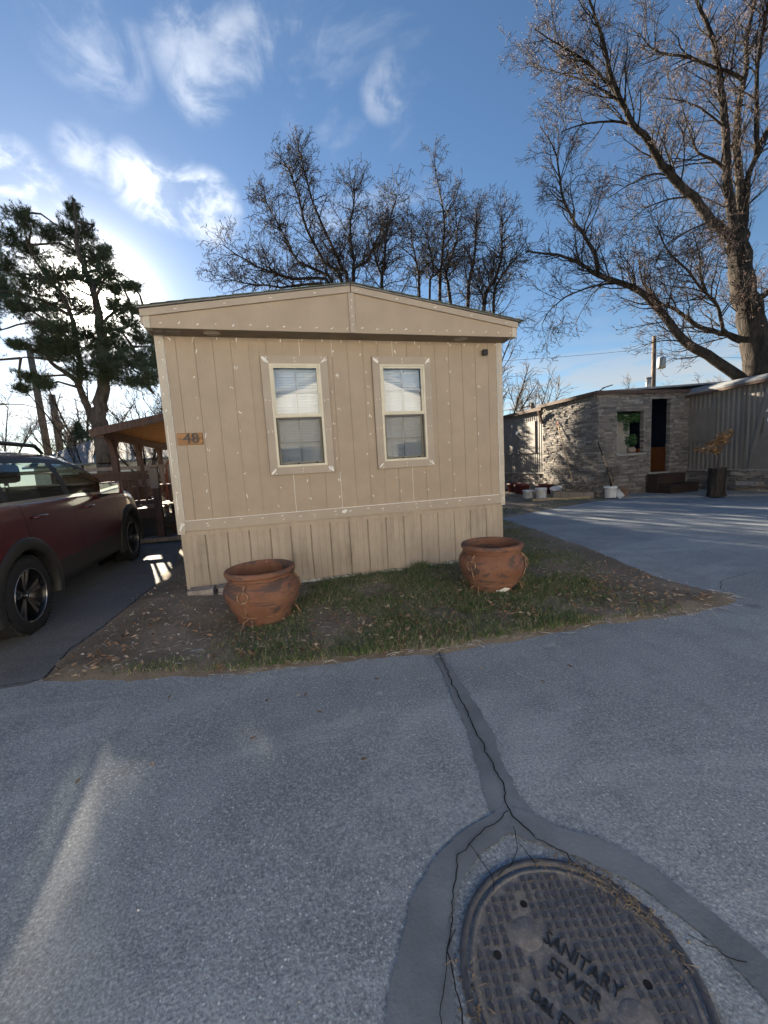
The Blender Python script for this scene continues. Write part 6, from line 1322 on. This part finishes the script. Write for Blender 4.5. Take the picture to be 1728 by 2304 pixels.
# ------------------------------------------------------------------ poles, wires, fence, far houses
def pole(lab, x, y, h, r_, arms, lean=(0, 0)):
    t = thing('utility_pole', lab, 'pole', (x, y, 0)); MB().tube([(0, 0, -.2), (lean[0]*.5, lean[1]*.5, h*.5), (lean[0], lean[1], h)], [r_, r_*.9, r_*.75], 9).build('shaft', POLEW, t)
    for (z, L, s) in arms:
        ar = MB().tube([(0, 0, z - .3), (-L*.5*s, 0, z + .05), (-L*s, 0, z + .1)], .035, 6).build('lamp_arm', PIPEGREY, t); MB().lathe([(0, .1), (.12, .08), (.26, -.02), (.1, -.08), (0, -.08)], 12, Matrix.Translation((-L*s - .2, 0, z + .1)) @ Matrix.Diagonal((1.4, .8, .8, 1))).build('lamp_head', PIPEGREY, ar)
    return t
p_a = pole('tall leaning utility pole with street lamp arm at far left', -15.0, 30.4, 11.6, .26, ((7.3, 2.2, 1),), (-.25, 0)); MB().box(-1.2, 1.2, -.06, .06, 11.2, 11.32).build('crossarm', POLEW, p_a)
pole('short stub pole standing right beside the tall leaning pole', -14.2, 30.2, 8.0, .27, ())
p_c = pole('utility pole with transformer above the stone porch roof', 31.0, 21.0, 10.3, .2, ()); MB().lathe([(0, 0), (.28, 0), (.3, .1), (.3, .75), (.22, .85), (0, .88)], 16, Matrix.Translation((.55, -.2, 7.8))).build('transformer', PIPEGREY, p_c)
pole('slanting timber post behind the corrugated left wall', 15.6, 14.8, 4.45, .13, (), (-.2, 0))
def wire(lab, a, b, sag):
    a = Vector(a); b = Vector(b); tag(MB().tube([tuple(a.lerp(b, k_/12) - Vector((0, 0, sag*4*(k_/12)*(1-k_/12)))) for k_ in range(13)], .012, 4).build('overhead_wire', WIRE), lab, 'wire')
wire('upper overhead wire running left from the tall pole', (-15.2, 30.4, 8.6), (-60, 34, 9.6), .9); wire('lower overhead wire running left from the tall pole', (-15.2, 30.4, 7.6), (-60, 33, 7.3), .7)
wire('upper overhead wire crossing to the right utility pole', (31, 21, 9.4), (-15.2, 30.4, 11.2), 1.2); wire('overhead wire running right from the transformer pole', (31, 21, 9.0), (70, 16, 9.5), 1.0)
wire('low overhead wire seen between the two homes', (15.5, 14.8, 4.3), (5.0, 40, 5.2), .3)
fe = thing('rail_fence', 'weathered wooden rail fence behind the red car', 'fence', (-5, 8.3, .5))
for i in range(7): MB().box(-6.0 + i*1.5, -5.88 + i*1.5, -.06, .06, -.1, 1.45).build('post', PORCHWOOD, fe)
for z in (.45, .9, 1.3): MB().box(-6.2, 3.2, -.1, -.062, z, z + .1).build('rail', GREYWOOD, fe)
def house(name, lab, x, y, rz_, w_, d_, h, rise, wallm, roofm, wins, trim=BUCKETW):
    t = thing(name, lab, 'house', (x, y, 0), rz_)
    MB().box(-w_/2, w_/2, -d_/2, d_/2, 0, h).build('wall', wallm, t)
    MB().prism([(-w_/2, h + .001), (w_/2, h + .001), (0, h + rise)], -d_/2 - .0, d_/2).build('gable', wallm, t)
    for s in (-1, 1):
        q = [(0, h + rise + .02), (s*(w_/2 + .4), h - .4*rise/(w_/2) + .02), (s*(w_/2 + .4), h - .4*rise/(w_/2) + .14), (0, h + rise + .14)]; MB().prism(q if s < 0 else q[::-1], -d_/2 - .35, d_/2 + .35).build('roof', roofm, t)
    for (wx, wz, ww, wh_) in wins:
        o = MB().box(wx - ww/2 - .08, wx + ww/2 + .08, -d_/2 - .05, -d_/2 - .001, wz - .08, wz + wh_ + .08).build('window', trim, t); MB().box(wx - ww/2, wx + ww/2, -d_/2 - .06, -d_/2 - .052, wz, wz + wh_).build('pane', CARGLASS, o); MB().box(wx - ww/2, wx + ww/2, -d_/2 - .0515, -d_/2 - .0505, wz, wz + wh_).build('unlit_room_sheet', ROOM, o)  # near-black sheet stands in for the unlit room behind each pane
    return t
house('distant_house', 'low grey-roofed house seen under the porch roof', -6.4, 24, R(60), 7, 11, 2.6, 1.5, CREAMWALL, SLATE, ((-1.5, 1.0, 1.0, 1.0), (1.6, 1.0, 1.0, 1.0)))
# homes across the road: the sun falls full on their fronts, and the windows mirror them
house('opposite_home', 'cream gabled home across the road, mirrored in the right window', 4.5, -16.0, R(180), 10.2, 8, 3.7, 2.1, CREAMWALL, SLATE, ((-2.6, 1.2, 1.2, 1.2), (2.4, 1.2, 1.2, 1.2), (0, .2, 1.0, 2.1)))
house('opposite_home', 'white gabled home across the road, mirrored in the left window', -6.5, -16.0, R(180), 10.2, 8, 3.7, 2.1, WHITEWALL, SLATE, ((-2.6, 1.2, 1.2, 1.2), (2.4, 1.2, 1.2, 1.2), (0, .2, 1.0, 2.1)))
house('opposite_home', 'pale gabled home across the road before the taupe home', 16, -16.0, R(180), 10.2, 8, 3.7, 2.1, WHITEWALL, SLATE, ((-2.6, 1.2, 1.2, 1.2), (2.4, 1.2, 1.2, 1.2)))
